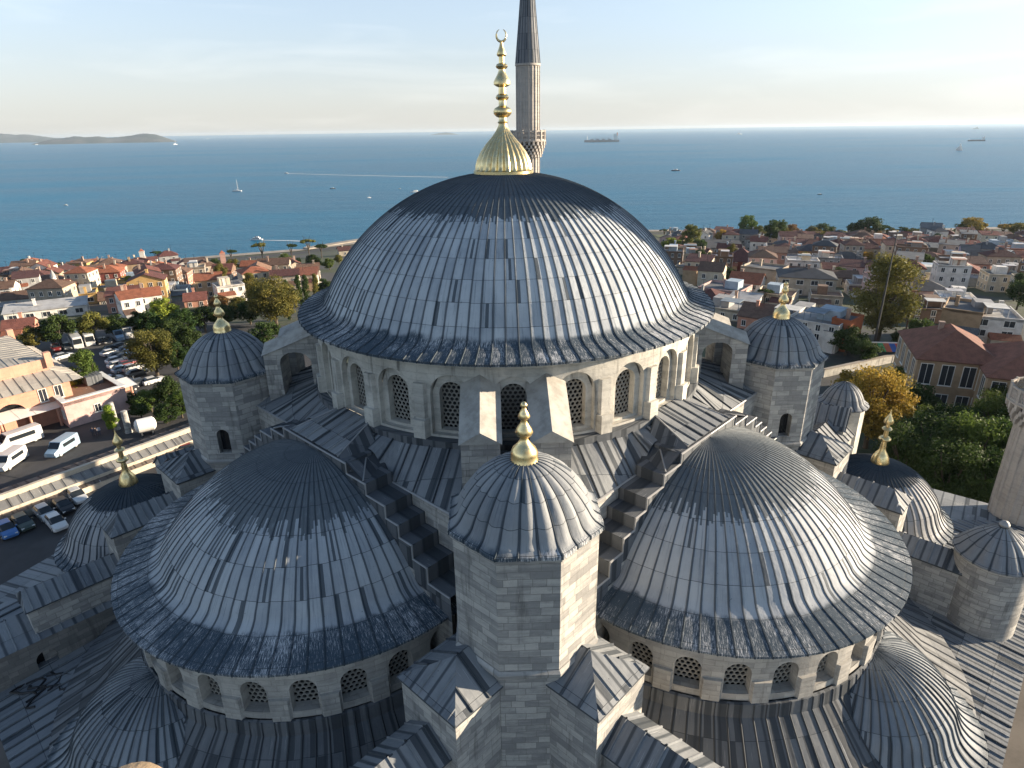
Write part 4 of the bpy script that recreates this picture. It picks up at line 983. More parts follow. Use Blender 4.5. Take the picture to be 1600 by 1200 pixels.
def house(P, w_, d, h, rz, wall='cream', roof='gable', rc='red tiled', rise=None, win='std', cols=None, storeys=None, where='', extra='', chim=True, sides=(1, 1), name='house', cat='house', group=None, ridge='x', label=None, plain=False):
    FOOT.append((P.x, P.y, max(w_, d) * .55))
    storeys = storeys or max(1, round(h / 3.0)); st = {1: 'one storey', 2: 'two storey', 3: 'three storey'}.get(storeys, 'tall')
    rn = {'gable': 'gabled', 'hip': 'hipped', 'flat': 'flat', 'shed': 'sloping'}[roof]
    lab = label or ('%s %s %s, %s %s roof, %s' % (st, wall, cat, rn, rc, where or extra)).strip(' ,')
    H = thing(name, ' '.join(lab.split()), cat, P, rz, group or 'houses of the town')
    col = WCOL[wall]; j = hr.uniform(.9, 1.08); col = (col[0] * j, col[1] * j, col[2] * j, 1)
    mb = MB(); zb = -3.5; A = [(-w_ / 2, -d / 2), (w_ / 2, -d / 2), (w_ / 2, d / 2), (-w_ / 2, d / 2)]
    for a, b in zip(A, A[1:] + A[:1]): mb.wall(a, b, zb, h)
    rise = rise if rise is not None else (min(w_, d) * .26)
    if roof == 'gable':
        if ridge == 'x':
            for x in (-w_ / 2, w_ / 2): mb.face([(x, -d / 2, h), (x, d / 2, h), (x, 0, h + rise)])
        else:
            for y in (-d / 2, d / 2): mb.face([(-w_ / 2, y, h), (w_ / 2, y, h), (0, y, h + rise)])
    wl = mb.build('wall', MT['wall'], H); wl.color = col
    rb = MB(); e = .35
    def rq(p, thick=.14):
        rb.face(p, [(q[0] + q[1], q[2] * 1.5 + q[1]) for q in p])
    def box_edge(p):
        for a, b in zip(p, p[1:] + p[:1]): rb.face([a, b, (b[0], b[1], b[2] - .16), (a[0], a[1], a[2] - .16)])
    X, Y = w_ / 2 + e, d / 2 + e; zl = h - .05; zr = h + rise + .06
    if roof == 'gable' and ridge == 'x':
        rq([(-X, -Y, zl), (X, -Y, zl), (X, 0, zr), (-X, 0, zr)]); rq([(X, Y, zl), (-X, Y, zl), (-X, 0, zr), (X, 0, zr)])
        for s_ in (-1, 1): box_edge([(-X, s_ * Y, zl), (X, s_ * Y, zl), (X, 0, zr), (-X, 0, zr)])
    elif roof == 'gable':
        rq([(-X, -Y, zl), (0, -Y, zr), (0, Y, zr), (-X, Y, zl)]); rq([(X, -Y, zl), (X, Y, zl), (0, Y, zr), (0, -Y, zr)])
        for s_ in (-1, 1): box_edge([(s_ * X, -Y, zl), (0, -Y, zr), (0, Y, zr), (s_ * X, Y, zl)])
    elif roof == 'hip':
        k = min(w_, d) / 2
        if w_ >= d: r0, r1 = (-w_ / 2 + k, 0, zr), (w_ / 2 - k, 0, zr)
        else: r0, r1 = (0, -d / 2 + k, zr), (0, d / 2 - k, zr)
        a, b, c_, d_ = (-X, -Y, zl), (X, -Y, zl), (X, Y, zl), (-X, Y, zl)
        if w_ >= d: rq([a, b, r1, r0]); rq([b, c_, r1]); rq([c_, d_, r0, r1]); rq([d_, a, r0])
        else: rq([a, b, r0]); rq([b, c_, r1, r0]); rq([c_, d_, r1]); rq([d_, a, r0, r1])
        box_edge([a, b, c_, d_]); rb.face([(-X, -Y, zl - .16), (X, -Y, zl - .16), (X, Y, zl - .16), (-X, Y, zl - .16)])
    elif roof == 'shed':
        rq([(-X, -Y, zl), (X, -Y, zl), (X, Y, zr), (-X, Y, zr)]); box_edge([(-X, -Y, zl), (X, -Y, zl), (X, Y, zr), (-X, Y, zr)])
        for s_ in (-1, 1): rb.face([(s_ * w_ / 2, -d / 2, h - .1), (s_ * w_ / 2, d / 2, h - .1), (s_ * w_ / 2, d / 2, zr)])
        rb.face([(-w_ / 2, d / 2, h - .1), (w_ / 2, d / 2, h - .1), (w_ / 2, d / 2, zr), (-w_ / 2, d / 2, zr)])
    else:
        rq([(-w_ / 2, -d / 2, h - .5), (w_ / 2, -d / 2, h - .5), (w_ / 2, d / 2, h - .5), (-w_ / 2, d / 2, h - .5)])
        pm = MB(); t = .22
        for (c0, dm) in (((0, -d / 2 + t / 2, h - .2), (w_ + .1, t, .7)), ((0, d / 2 - t / 2, h - .2), (w_ + .1, t, .7)), ((-w_ / 2 + t / 2, 0, h - .2), (t, d - 2 * t, .7)), ((w_ / 2 - t / 2, 0, h - .2), (t, d - 2 * t, .7))): pm.box(c0, dm)
        pp = pm.build('parapet', MT['wall'], H); pp.color = col
    ro = rb.build('roof', MT['flat'] if rc in ('grey', 'pale grey', 'dark grey', 'white') or roof == 'flat' else MT['tiles'], H); q = RCOL[rc]; j = hr.uniform(.85, 1.15); ro.color = (q[0] * j, q[1] * j, q[2] * j, 1)
    if chim:
        cm = MB(); cx, cy = hr.uniform(-.3, .3) * w_, hr.uniform(-.25, .25) * d; ch = h + (rise * .6 if roof != 'flat' else 0)
        cm.box((cx, cy, ch + .6), (.7, .7, 2.2)); cm.box((cx, cy, ch + 1.8), (.9, .9, .2))
        co = cm.build('chimney', MT['wall'], ro if roof != 'flat' else H); co.color = (.35, .25, .2, 1) if hr.random() < .5 else col
    if hr.random() < .6 and w_ < 16 and not label:
        aw_, ad, ah = w_ * hr.uniform(.35, .6), hr.uniform(2.2, 3.6), h * hr.uniform(.4, .7); sx = hr.choice((-1, 1)); ax = sx * (w_ - aw_) / 2 * .95
        am = MB(); am.box((ax, -d / 2 - ad / 2 + .01, ah / 2 - 1.5), (aw_, ad, ah + 3)); ao = am.build('annexe', MT['wall'], H); q_ = WCOL[hr.choice(('white', 'cream', 'grey', 'beige', 'tan'))]; ao.color = (*q_, 1)
        am = MB(); X0, X1 = ax - aw_ / 2 - .2, ax + aw_ / 2 + .2; am.face([(X0, -d / 2 - ad - .2, ah), (X1, -d / 2 - ad - .2, ah), (X1, -d / 2, ah + .9), (X0, -d / 2, ah + .9)], [(X0, 0), (X1, 0), (X1, 4), (X0, 4)])
        for x_ in (X0, X1): am.face([(x_, -d / 2 - ad - .2, ah), (x_, -d / 2, ah), (x_, -d / 2, ah + .9)])
        a2 = am.build('annexe_roof', MT['tiles'], ao); q_ = RCOL[hr.choice(('brown tiled', 'dark red tiled', 'grey', 'orange tiled', 'pale grey'))]; a2.color = (*q_, 1)
    if roof == 'flat' and not plain and not label:
        am = MB(); am.box((hr.uniform(-.2, .2) * w_, hr.uniform(0, .25) * d, h + .75), (w_ * hr.uniform(.25, .45), d * hr.uniform(.3, .45), 2.4)); ao = am.build('roof_hut', MT['wall'], H); q_ = WCOL[hr.choice(('white', 'cream', 'brown', 'grey', 'pale blue'))]; ao.color = (*q_, 1)
        if hr.random() < .7:
            am = MB(); cw, cdp = w_ * hr.uniform(.35, .6), d * .4; x_ = hr.uniform(-.15, .15) * w_; am.box((x_, -d * .22, h + 1.9), (cw, cdp, .12))
            for i_ in (-1, 1):
                for j_ in (-1, 1): am.box((x_ + i_ * (cw / 2 - .1), -d * .22 + j_ * (cdp / 2 - .1), h + .7), (.12, .12, 2.4))
            ao = am.build('terrace_canopy', MT['flat'], H); q_ = hr.choice(((.6, .6, .58), (.35, .2, .15), (.5, .5, .52), (.2, .25, .3))); ao.color = (*q_, 1)
    if hr.random() < .5 and not label:
        am = MB(); x_, y_ = hr.uniform(-.3, .3) * w_, hr.uniform(-.2, .2) * d; am.tube([(x_, y_, h), (x_, y_, h + (rise if roof != 'flat' else 0) + 2.6)], .05, 5); am.box((x_, y_, h + (rise if roof != 'flat' else 0) + 2.3), (1.2, .06, .06)); am.build('aerial', MT['pane'], ro)
    if plain: return H
    me = WIN[win]; ww = {'std': 1.1, 'wide': 2.1, 'tall': 1.2, 'big': 1.9}[win]; wh = {'std': 1.5, 'wide': 1.5, 'tall': 2.3, 'big': 3.6}[win]
    fh = h / storeys
    far = (P - CAM).length > 330
    for s_ in range(storeys):
        z = s_ * fh + (fh - wh) * .5
        for (wid, off, rot, ok) in ((w_, -d / 2, 0, 1), (d, w_ / 2, PI / 2, sides[1]), (d, -w_ / 2, -PI / 2, sides[0])):
            if not ok: continue
            n = cols if (cols and rot == 0) else max(1, int(wid / (ww + (1.5 if not far else 2.6))))
            for k in range(n):
                x = (k - (n - 1) / 2) * wid / n
                o = bpy.data.objects.new('window', me); C.objects.link(o); o.parent = H
                if rot == 0: o.location = (x, off, z)
                else: o.location = (off, x, z)
                o.rotation_euler = (0, 0, rot)
    return H
def hpx(px, py, wpx, hp, rz, dep=9., **k):
    """house whose front foot centre sits at photo pixel (px, py)"""
    P = at(px, py); D = (P - CAM).dot(_f); w_ = wpx * D / FPX / max(.5, math.cos(R_(rz) - 0)); h = hp * D / FPX / .93
    f = Vector((-math.sin(R_(rz)), math.cos(R_(rz)), 0)); P = P + f * dep / 2; P.z = ground(P.x, P.y)
    return house(P, w_, dep, h, R_(rz), **k)

LW = 'left of the dome'; RW = 'right of the dome'
# --- left of the dome, picked out one by one -----------------------------
hpx(214, 502, 24, 36, 38, 9, wall='white', roof='gable', rc='orange tiled', where='above the dark trees left of the dome', extra='facing the sun', ridge='x')
hpx(238, 488, 30, 26, 30, 8, wall='white', roof='gable', rc='orange tiled', where='with bright roof beside the round trees', sides=(0, 1))
hpx(132, 476, 33, 17, 26, 9, wall='ochre', roof='flat', rc='pale grey', extra='and open terrace', where='left of the dome', win='wide')
hpx(75, 497, 96, 15, 27, 7, wall='white', roof='shed', rc='pale grey', rise=1.2, name='long_shed', cat='shed', where='', label='long white walled shed with pale grey roof behind the pink hotel', win='wide', storeys=1)
hpx(60, 478, 32, 13, 24, 8, wall='cream', roof='flat', rc='white', where='behind the long white shed')
hpx(27, 482, 34, 15, 22, 8, wall='white', roof='gable', rc='brown tiled', where='at the far left edge')
hpx(165, 448, 46, 22, 16, 9, wall='red', roof='hip', rc='orange tiled', where='in the old town on the left', extra='bright as brick')
hpx(213, 448, 44, 13, 18, 8, wall='ochre', roof='flat', rc='dark grey', where='with white balustrade in the old town', extra='')
hpx(247, 434, 34, 15, 10, 10, wall='white', roof='hip', rc='orange tiled', where='close to the sea wall', storeys=2)
hpx(292, 426, 22, 13, 22, 8, wall='white', roof='gable', rc='dark red tiled', where='close to the sea wall', ridge='y')
hpx(348, 437, 29, 15, 8, 9, wall='brown', roof='gable', rc='red tiled', where='dark fronted near the shore', extra='')
hpx(315, 432, 24, 12, 8, 9, wall='grey', roof='gable', rc='dark red tiled', where='near the shore left of the dome')
hpx(307, 480, 30, 12, 20, 8, wall='salmon', roof='gable', rc='red tiled', where='behind the round trees')
hpx(375, 452, 32, 10, 2, 9, wall='grey', roof='shed', rc='dark grey', rise=1., where='beside the left corner turret')
hpx(98, 466, 22, 20, 24, 8, wall='cream', roof='gable', rc='red tiled', where='with the small white minaret before it')
hpx(178, 474, 34, 8, 26, 9, wall='beige', roof='gable', rc='brown tiled', where='between the ochre house and the white house')
hpx(195, 424, 26, 10, 14, 9, wall='cream', roof='hip', rc='pale grey', where='by the water on the left')
hpx(445, 434, 38, 14, -4, 9, wall='white', roof='gable', rc='dark red tiled', where='beneath the umbrella pines')
hpx(466, 436, 12, 24, 30, 12, wall='cream', roof='gable', rc='red tiled', where='with tall sunlit end wall beneath the pines', ridge='y')
hpx(392, 424, 30, 9, 5, 8, wall='salmon', roof='gable', rc='orange tiled', where='under the pines at the shore')
hpx(418, 430, 26, 9, 3, 8, wall='grey', roof='gable', rc='red tiled', where='under the pines at the shore')
hpx(540, 400, 18, 9, 20, 8, wall='cream', roof='gable', rc='dark red tiled', where='alone beside the breakwater')
hpx(270, 462, 40, 9, 14, 9, wall='pale blue', roof='flat', rc='grey', where='in the middle of the old town')
hpx(245, 466, 34, 9, 16, 9, wall='dark grey', roof='shed', rc='white', rise=1.1, where='with pale canopy in the old town')
hpx(325, 450, 26, 9, 10, 9, wall='red', roof='gable', rc='brown tiled', where='in the old town on the left')
hpx(30, 522, 36, 10, 26, 8, wall='salmon', roof='gable', rc='red tiled', where='behind the pink hotel', plain=True)
# --- right of the dome ------------------------------------------------------
hpx(1183, 448, 44, 28, -42, 10, wall='beige', roof='flat', rc='grey', where='right of the dome', extra='with blank pale side wall', plain=True)
hpx(1160, 462, 40, 20, -32, 10, wall='white', roof='gable', rc='orange tiled', where='right of the dome beside the palm', storeys=2)
hpx(1258, 462, 78, 28, -20, 12, wall='beige', roof='hip', rc='dark grey', where='behind the right corner turret', storeys=2, win='wide', rise=2)
hpx(1185, 412, 30, 12, -14, 9, wall='white', roof='hip', rc='dark red tiled', where='behind the blank beige block')
hpx(1155, 424, 44, 16, -22, 12, wall='red', roof='hip', rc='dark red tiled', where='right of the dome', rise=4.5)
hpx(1130, 396, 60, 10, -8, 14, wall='grey', roof='shed', rc='dark grey', rise=2., where='near the park', label='wide low grey hall with dark curved roof near the waterfront park', name='hall_building', cat='hall')
hpx(1265, 408, 34, 16, -20, 9, wall='ochre', roof='hip', rc='dark grey', where='on the right half of the town')
hpx(1246, 402, 22, 12, -20, 9, wall='white', roof='flat', rc='pale grey', where='left of the ochre house')
hpx(1225, 404, 26, 9, -18, 9, wall='salmon', roof='flat', rc='grey', where='with roof garden')
hpx(1466, 384, 20, 22, -12, 10, wall='white', roof='hip', rc='dark grey', where='standing high by the shore on the right', storeys=2, win='wide')
hpx(1450, 382, 24, 24, -30, 11, wall='grey', roof='gable', rc='grey', where='standing high by the shore on the right', plain=True)
hpx(1492, 386, 24, 12, -12, 8, wall='beige', roof='flat', rc='terracotta', where='beside the tall white house')
hpx(1507, 386, 14, 12, -12, 9, wall='cream', roof='gable', rc='brown tiled', ridge='y', where='with sunlit gable by the shore')
hpx(1480, 418, 40, 16, -16, 10, wall='salmon', roof='flat', rc='brown tiled', where='behind the lilac house')
hpx(1540, 424, 52, 20, -16, 9, wall='pale blue', roof='gable', rc='dark grey', where='right part of the town', storeys=2)
hpx(1510, 418, 20, 26, -30, 10, wall='lilac', roof='gable', rc='dark grey', where='right part of the town', plain=True)
hpx(1490, 445, 50, 22, -34, 10, wall='pale pink', roof='hip', rc='red tiled', where='right part of the town', storeys=2)
hpx(1535, 444, 36, 12, -14, 9, wall='lilac', roof='shed', rc='pale grey', rise=1., where='with painted blue front')
hpx(1440, 448, 40, 22, -28, 10, wall='cream', roof='flat', rc='pale grey', where='behind the plane tree')
hpx(1575, 415, 30, 14, -12, 9, wall='ochre', roof='flat', rc='grey', where='at the far right edge')
hpx(1580, 440, 34, 16, -18, 9, wall='white', roof='flat', rc='pale grey', where='at the far right edge', extra='and balcony')
hpx(1495, 482, 46, 16, -24, 9, wall='white', roof='flat', rc='white', where='with glazed roof restaurant', win='tall', storeys=1)
hpx(1545, 545, 62, 46, -26, 12, wall='white', roof='flat', rc='pale grey', where='with roof terrace above the tiled school', storeys=3, win='wide')
hpx(1490, 540, 40, 52, -40, 12, wall='tan', roof='flat', rc='grey', where='with blank wall above the tiled school', plain=True)
hpx(1455, 505, 60, 22, -20, 9, wall='brown', roof='flat', rc='dark grey', where='behind the rusty pole', storeys=2)
hpx(1306, 548, 18, 46, -50, 7, wall='orange', roof='flat', rc='grey', where='beside the plane tree', plain=True)
hpx(1262, 545, 56, 40, -44, 12, wall='white', roof='flat', rc='pale grey', where='with stepped terraces behind the right corner turret', storeys=3)
hpx(1205, 478, 46, 18, -36, 10, wall='cream', roof='flat', rc='terracotta', where='left of the right corner turret')
hpx(1120, 470, 50, 18, -40, 12, wall='pale pink', roof='flat', rc='grey', where='just right of the great dome')
hpx(1085, 430, 56, 12, -30, 12, wall='beige', roof='flat', rc='grey', where='just right of the great dome')
hpx(1290, 478, 42, 16, -22, 8, wall='beige', roof='flat', rc='terracotta', where='with cafe terrace behind the right corner turret')
hpx(1345, 430, 30, 12, -24, 9, wall='dark grey', roof='gable', rc='dark red tiled', where='left of the plane tree')
hpx(1325, 420, 50, 13, -18, 11, wall='grey', roof='hip', rc='dark grey', where='left of the plane tree')
hpx(1128, 500, 46, 18, -38, 11, wall='cream', roof='flat', rc='pale grey', where='close to the right flying buttress')
hpx(1180, 516, 46, 20, -36, 11, wall='salmon', roof='gable', rc='brown tiled', where='left of right turret')
hpx(1100, 482, 40, 14, -36, 10, wall='grey', roof='hip', rc='dark red tiled', where='right of the dome edge')
hpx(1155, 486, 36, 14, -34, 9, wall='white', roof='shed', rc='pale grey', rise=1., where='right of the dome edge')
hpx(1235, 520, 60, 22, -40, 12, wall='beige', roof='flat', rc='grey', where='right behind the right corner turret')
# --- the rest of the two quarters ------------------------------------------
def in_quarter(px, py):
    if 0 < px < 500 and 422 < py < 486 and py < 486 - max(0, px - 300) * .15: return 'left'
    if 1040 < px < 1650 and 378 < py < (506 if px < 1250 else 476) and py < 440 + max(0, px - 1040) * .9: return 'right'
cand = []; GAPS = []
for gx in np.arange(-420, 560, 14.5):
    for gy in np.arange(140, 470, 13.5):
        x = gx + hr.uniform(-2.5, 2.5); y = gy + hr.uniform(-2.5, 2.5)
        if y > yshore(x) - (50 if x < 0 else 96): continue
        z = ground(x, y); px, py, D = pix((x, y, z))
        q = in_quarter(px, py)
        if not q: continue
        if any((x - a) ** 2 + (y - b) ** 2 < (r + 4.4) ** 2 for a, b, r in FOOT): continue
        cand.append((x, y, z, px, py, q))
for (x, y, z, px, py, q) in cand:
    if hr.random() < .1: GAPS.append((x, y, z, q)); continue
    if q == 'left' and px > 325 and py < 442: continue
    if any((x - a) ** 2 + (y - b) ** 2 < (r + 4.2) ** 2 for a, b, r in FOOT): GAPS.append((x, y, z, q)); continue
    if q == 'left':
        rz = hr.gauss(18, 9); wall = hr.choice(['white', 'cream', 'beige', 'ochre', 'grey', 'grey', 'brown', 'cream', 'white', 'tan', 'beige', 'salmon']); roof = hr.choice(['gable', 'gable', 'hip', 'hip', 'flat', 'shed'])
        rc = hr.choice(['red tiled', 'orange tiled', 'dark red tiled', 'brown tiled', 'brown tiled', 'dark red tiled', 'terracotta']) if roof != 'flat' else hr.choice(['grey', 'pale grey', 'terracotta', 'dark grey'])
        row = 'left seaside rows' if py < 432 else 'left middle rows' if py < 455 else 'left front rows'
    else:
        rz = hr.gauss(-24, 9); wall = hr.choice(['white', 'cream', 'beige', 'pale pink', 'grey', 'white', 'brown', 'salmon', 'pale blue', 'cream', 'dark grey']); roof = hr.choice(['gable', 'hip', 'flat', 'flat', 'shed', 'hip'])
        rc = hr.choice(['red tiled', 'dark red tiled', 'brown tiled', 'dark red tiled', 'grey']) if roof != 'flat' else hr.choice(['grey', 'pale grey', 'terracotta', 'dark grey', 'white'])
        row = 'right seaside rows' if py < 400 else 'right middle rows' if py < 432 else 'right front rows'
    if rc in ('grey', 'pale grey') and roof in ('gable', 'hip'): rc = 'dark grey'
    house(Vector((x, y, z)), hr.uniform(7.5, 11.5), hr.uniform(7, 10), hr.choice([3.6, 5.8, 6.2, 6.6, 7.5, 8.6]), R_(rz), wall=wall, roof=roof, rc=rc, where=row, rise=hr.uniform(1.4, 2.4) if roof != 'shed' else 1.0, chim=hr.random() < .6, ridge=hr.choice('xxy'))

# ------------------------------------------------------------------ LEFT PRECINCT
def hgt(P, py):
    """height above P whose image row is py"""
    lo, hi = 0., 150.
    for _ in range(50):
        m_ = (lo + hi) / 2
        if pix((P.x, P.y, P.z + m_))[1] > py: lo = m_
        else: hi = m_
    return lo
MT['brown_lead'] = lead_mat('brown_lead', 3., 0, 1e3, light=(.17, .135, .11, 1), dark=(.06, .05, .045, 1), darkprob=.15)
MT['grey_lead'] = lead_mat('grey_lead', 3., 0, 1e3, light=(.22, .22, .215, 1), dark=(.1, .1, .1, 1), darkprob=.1)
MT['pink'] = stone_mat('pink_wall', (.50, .27, .19), (.44, .23, .165), 3., 3., (.42, .22, .16), .4, .35, .6)
MT['cream_wall'] = stone_mat('cream_wall', (.55, .48, .38), (.45, .40, .32), .8, .3, (.35, .3, .24), .6, .35, .4)
A = atz(0, 778, 2.7); B = atz(295, 672, 2.7); d = (B - A).normalized(); ARZ = math.atan2(d.y, d.x); mid = (A + B) / 2; mid.z = 0
arc = thing('boundary_arcade', 'long low arcade with brown and grey lead roofs and a sunlit ridge wall', 'arcade', mid, ARZ)
def rel(mb, name, mats, par): o = mb.build(name, mats); o.parent = par; return o
x0, x1 = -52, 26
mb = MB(); mb.roof((x1, 4.4, 1.9), (x0, 4.4, 1.9), (x0, .2, 2.5), (x1, .2, 2.5), 1.5); rel(mb, 'far_roof', MT['brown_lead'], arc)
mb = MB(); mb.roof((x0, -1.7, 1.7), (x1, -1.7, 1.7), (x1, -.25, 2.4), (x0, -.25, 2.4), 1.25); rel(mb, 'near_roof', MT['grey_lead'], arc)
mb = MB(); mb.box(((x0 + x1) / 2, 0, 2.6), (x1 - x0, .45, .8)); mb.box(((x0 + x1) / 2, 0, 3.05), (x1 - x0, .6, .12)); rel(mb, 'ridge_wall', MT['cream_wall'], arc)
mb = MB(); mb.roof((x0, -2.6, 1.0), (x1, -2.6, 1.0), (x1, -1.75, 1.25), (x0, -1.75, 1.25), 1.6); rel(mb, 'lower_roof', MT['brown_lead'], arc)
mb = MB(); mb.box(((x0 + x1) / 2, -2.5, .45), (x1 - x0, .2, 1.0)); mb.box(((x0 + x1) / 2, -1.68, .85), (x1 - x0, .2, 1.65)); mb.box(((x0 + x1) / 2, 4.2, .9), (x1 - x0, .3, 1.9)); rel(mb, 'wall', MT['cream_wall'], arc)

# pink hotel with arches and lead eaves
Pc = atz(106, 588, 7.6); hz = R_(48)
hotel = thing('hotel_building', 'pink walled hotel with arched bays and pale lead eaves at the left edge', 'hotel', (Pc.x, Pc.y, 0), hz)
W_, Dp = 42, 26
mb = MB()
nb = 7; bw = W_ / nb
for k in range(nb):
    xc = -W_ + bw * (k + .5)
    arch_ = k in (1, 2, 4, 5)
    if arch_: bay(mb, lambda s, z, dd, xc=xc: (xc + s, .0 + dd, z), bw, 0, 7.4, [(bw * .36, .4, 3.2, 1.4)], k * bw)
    else: mb.wall((xc - bw / 2, 0), (xc + bw / 2, 0), 0, 7.4)
mb.wall((0, 0), (0, Dp), 0, 7.4); mb.wall((0, Dp), (-W_, Dp), 0, 7.4); mb.wall((-W_, Dp), (-W_, 0), 0, 7.4)
for (a, b) in (((-W_, 3.2), (-1.6, 3.2)), ((-1.6, 3.2), (-1.6, Dp - 1)), ((-1.6, Dp - 1), (-W_, Dp - 1)), ((-W_, Dp - 1), (-W_, 3.2))): mb.wall(a, b, 7.2, 10.6)
for (a, b) in (((-W_, 11), (-10, 11)), ((-10, 11), (-10, Dp - 5)), ((-10, Dp - 5), (-W_, Dp - 5))): mb.wall(a, b, 7.4, 11.0)
mb.box((-1.4, 3.2, 10.4), (1.0, 1.0, 2.6)); mb.box((-1.4, Dp - 1, 10.4), (1.0, 1.0, 2.6))
rel(mb, 'wall', MT['pink'], hotel)
mb = MB(); mb.roof((-W_, -1.6, 7.2), (1.8, -1.6, 7.2), (-1.6, 3.2, 8.6), (-W_, 3.2, 8.6), 1.4); mb.roof((1.8, -1.6, 7.2), (1.8, Dp, 7.2), (-1.6, Dp, 8.6), (-1.6, 3.2, 8.6), 1.4); rel(mb, 'eaves_roof', MT['pale_lead'] if 'pale_lead' in MT else MT.setdefault('pale_lead', lead_mat('pale_lead', 3, 0, 1e3, light=(.42, .39, .34, 1), dark=(.2, .19, .17, 1), darkprob=.05)), hotel)
mb = MB(); mb.roof((-1.7, 3.2, 10.6), (-1.7, Dp - 1, 10.6), (-10, Dp - 5, 11.2), (-10, 11, 11.2), 1.5); mb.roof((-W_, 3.2, 10.6), (-1.7, 3.2, 10.6), (-10, 11, 11.2), (-W_, 11, 11.2), 1.5)
mb.roof((-1.7, Dp - 1, 10.6), (-W_, Dp - 1, 10.6), (-W_, Dp - 5, 11.2), (-10, Dp - 5, 11.2), 1.5); rel(mb, 'roof', MT['pale_lead'], hotel)
mb = MB(); mb.face([(-W_, 11, 9), (-10, 11, 9), (-10, Dp - 5, 9), (-W_, Dp - 5, 9)]); rel(mb, 'court_floor', MT['quay'], hotel)
for k in range(5):   # little vaulted dormers above the eaves
    xc = -11.5 - k * 5.4; v = MB(); pts = [(2.3 * math.cos(PI * i / 10), 1.5 * math.sin(PI * i / 10)) for i in range(11)]
    for (a, b) in zip(pts[:-1], pts[1:]): v.face([(xc + a[0], 1.6, 9 + a[1]), (xc + b[0], 1.6, 9 + b[1]), (xc + b[0], 5.5, 9.6 + b[1]), (xc + a[0], 5.5, 9.6 + a[1])], [(0, 0), (0, 1), (3, 1), (3, 0)])
    o = rel(v, 'dormer_vault', MT['pale_lead'], hotel)
    v = MB(); 
    for (a, b) in zip(pts[:-1], pts[1:]):
        q = .78; v.face([(xc + a[0], 1.65, 9 + a[1]), (xc + b[0], 1.65, 9 + b[1]), (xc + b[0] * q, 1.65, 9 + b[1] * q), (xc + a[0] * q, 1.65, 9 + a[1] * q)])
    v.box((xc, 1.9, 8.7), (4.6, .5, .7)); v2 = rel(v, 'dormer_front', MT['pink'], o)
    v = MB(); v.face([(xc + a[0] * .8, 1.8, 9 + a[1] * .8) for a in pts]); rel(v, 'dormer_glass', MT['glass'], o)
for x in (-1.9, -4.2, -20.5, -22.9):
    for dz in (4.3,):
        o = bpy.data.objects.new('window', WIN['tall']); C.objects.link(o); o.parent = hotel; o.location = (x, 0, dz)
for k in (1, 2, 4, 5):
    v = MB(); xc = -W_ + bw * (k + .5); v.face([(xc - bw * .4, 1.38, .4), (xc + bw * .4, 1.38, .4), (xc + bw * .4, 1.38, 6), (xc - bw * .4, 1.38, 6)]); rel(v, 'arch_glazing', MT['glass'], hotel)

# flat roofed pink block with white coping
Pb = at(142, 662)
H = house(Vector((Pb.x - 3, Pb.y + 5, 0)), 9.5, 11, 4.6, R_(48), wall='pale pink', roof='flat', rc='terracotta', label='pink stone block with sunken terracotta roof and broad white coping', storeys=1, cols=1, chim=False, name='gatehouse', cat='gatehouse')
v = MB()
for (c0, dm) in (((0, -5.2, 4.85), (10., .9, .12)), ((0, 5.2, 4.85), (10., .9, .12)), ((-4.5, 0, 4.85), (.9, 9.5, .12)), ((4.5, 0, 4.85), (.9, 9.5, .12))): v.box(c0, dm)
rel(v, 'coping', MT['white'], H)
v = MB(); v.box((2.4, 2.6, 5.0), (2.6, 2.6, 1.6)); rel(v, 'roof_hut', MT['lead_dark'], H)
# colonnade with white canopy
Pd = at(60, 672); can = thing('canopy', 'white canopy on pink columns beside the white minibus', 'canopy', (Pd.x, Pd.y, 0), R_(52))
v = MB(); v.roof((-30, -2.2, 3.5), (16, -2.2, 3.5), (16, 1.8, 4.1), (-30, 1.8, 4.1), 2.3, 0, .03, .03); rel(v, 'canopy_roof', MT['white'], can)
for k in range(12):
    v = MB(); v.lathe([(.28, 0), (.22, .2), (.2, 3.2), (.3, 3.5)], 10, (-29 + k * 4, -1.7, 0)); rel(v, 'column', MT['pink'], can)
v = MB(); v.box((-7, 1.7, 1.9), (46, .3, 3.9)); rel(v, 'back_wall', MT['pink'], can)

# ------------------------------------------------------------------ VEHICLES
MT['paint'] = (lambda m: (m.base(m.n('ObjectInfo').outputs['Color'], .3, .1), m.mat)[1])(NT('car_paint'))
MT['tyre'] = plain_mat('tyre', (.015, .015, .016), .8, 0, 0); MT['lamp'] = plain_mat('lamp_glass', (.6, .6, .58), .2, 0, 0)
MT['carglass'] = plain_mat('car_glass', (.02, .025, .03), .08, 0, 0)
def loft(mb, secs, mat=0):
    """secs: list of (x, half width bottom, half width top, z bottom, z top)"""
    R = []
    for (x, wb, wt, z0, z1) in secs:
        R.append([(x, -wb, z0), (x, -wb * 1.02, (z0 + z1) / 2), (x, -wt, z1), (x, 0, z1 + .02), (x, wt, z1), (x, wb * 1.02, (z0 + z1) / 2), (x, wb, z0)])
    mb.grid(R, [[(0, 0)] * 7 for _ in R], mat, True); mb.face(R[0], None, mat); mb.face(R[-1], None, mat)
def wheels(par, xs, y, r=.32):
    for x in xs:
        for s_ in (-1, 1):
            v = MB(); v.tube([(x, s_ * (y - .1), r), (x, s_ * (y + .1), r)], r, 14); o = rel(v, 'wheel', MT['tyre'], par)
            v = MB(); v.tube([(x, s_ * (y + .06), r), (x, s_ * (y + .12), r)], r * .6, 10); rel(v, 'rim', MT['lamp'], o)
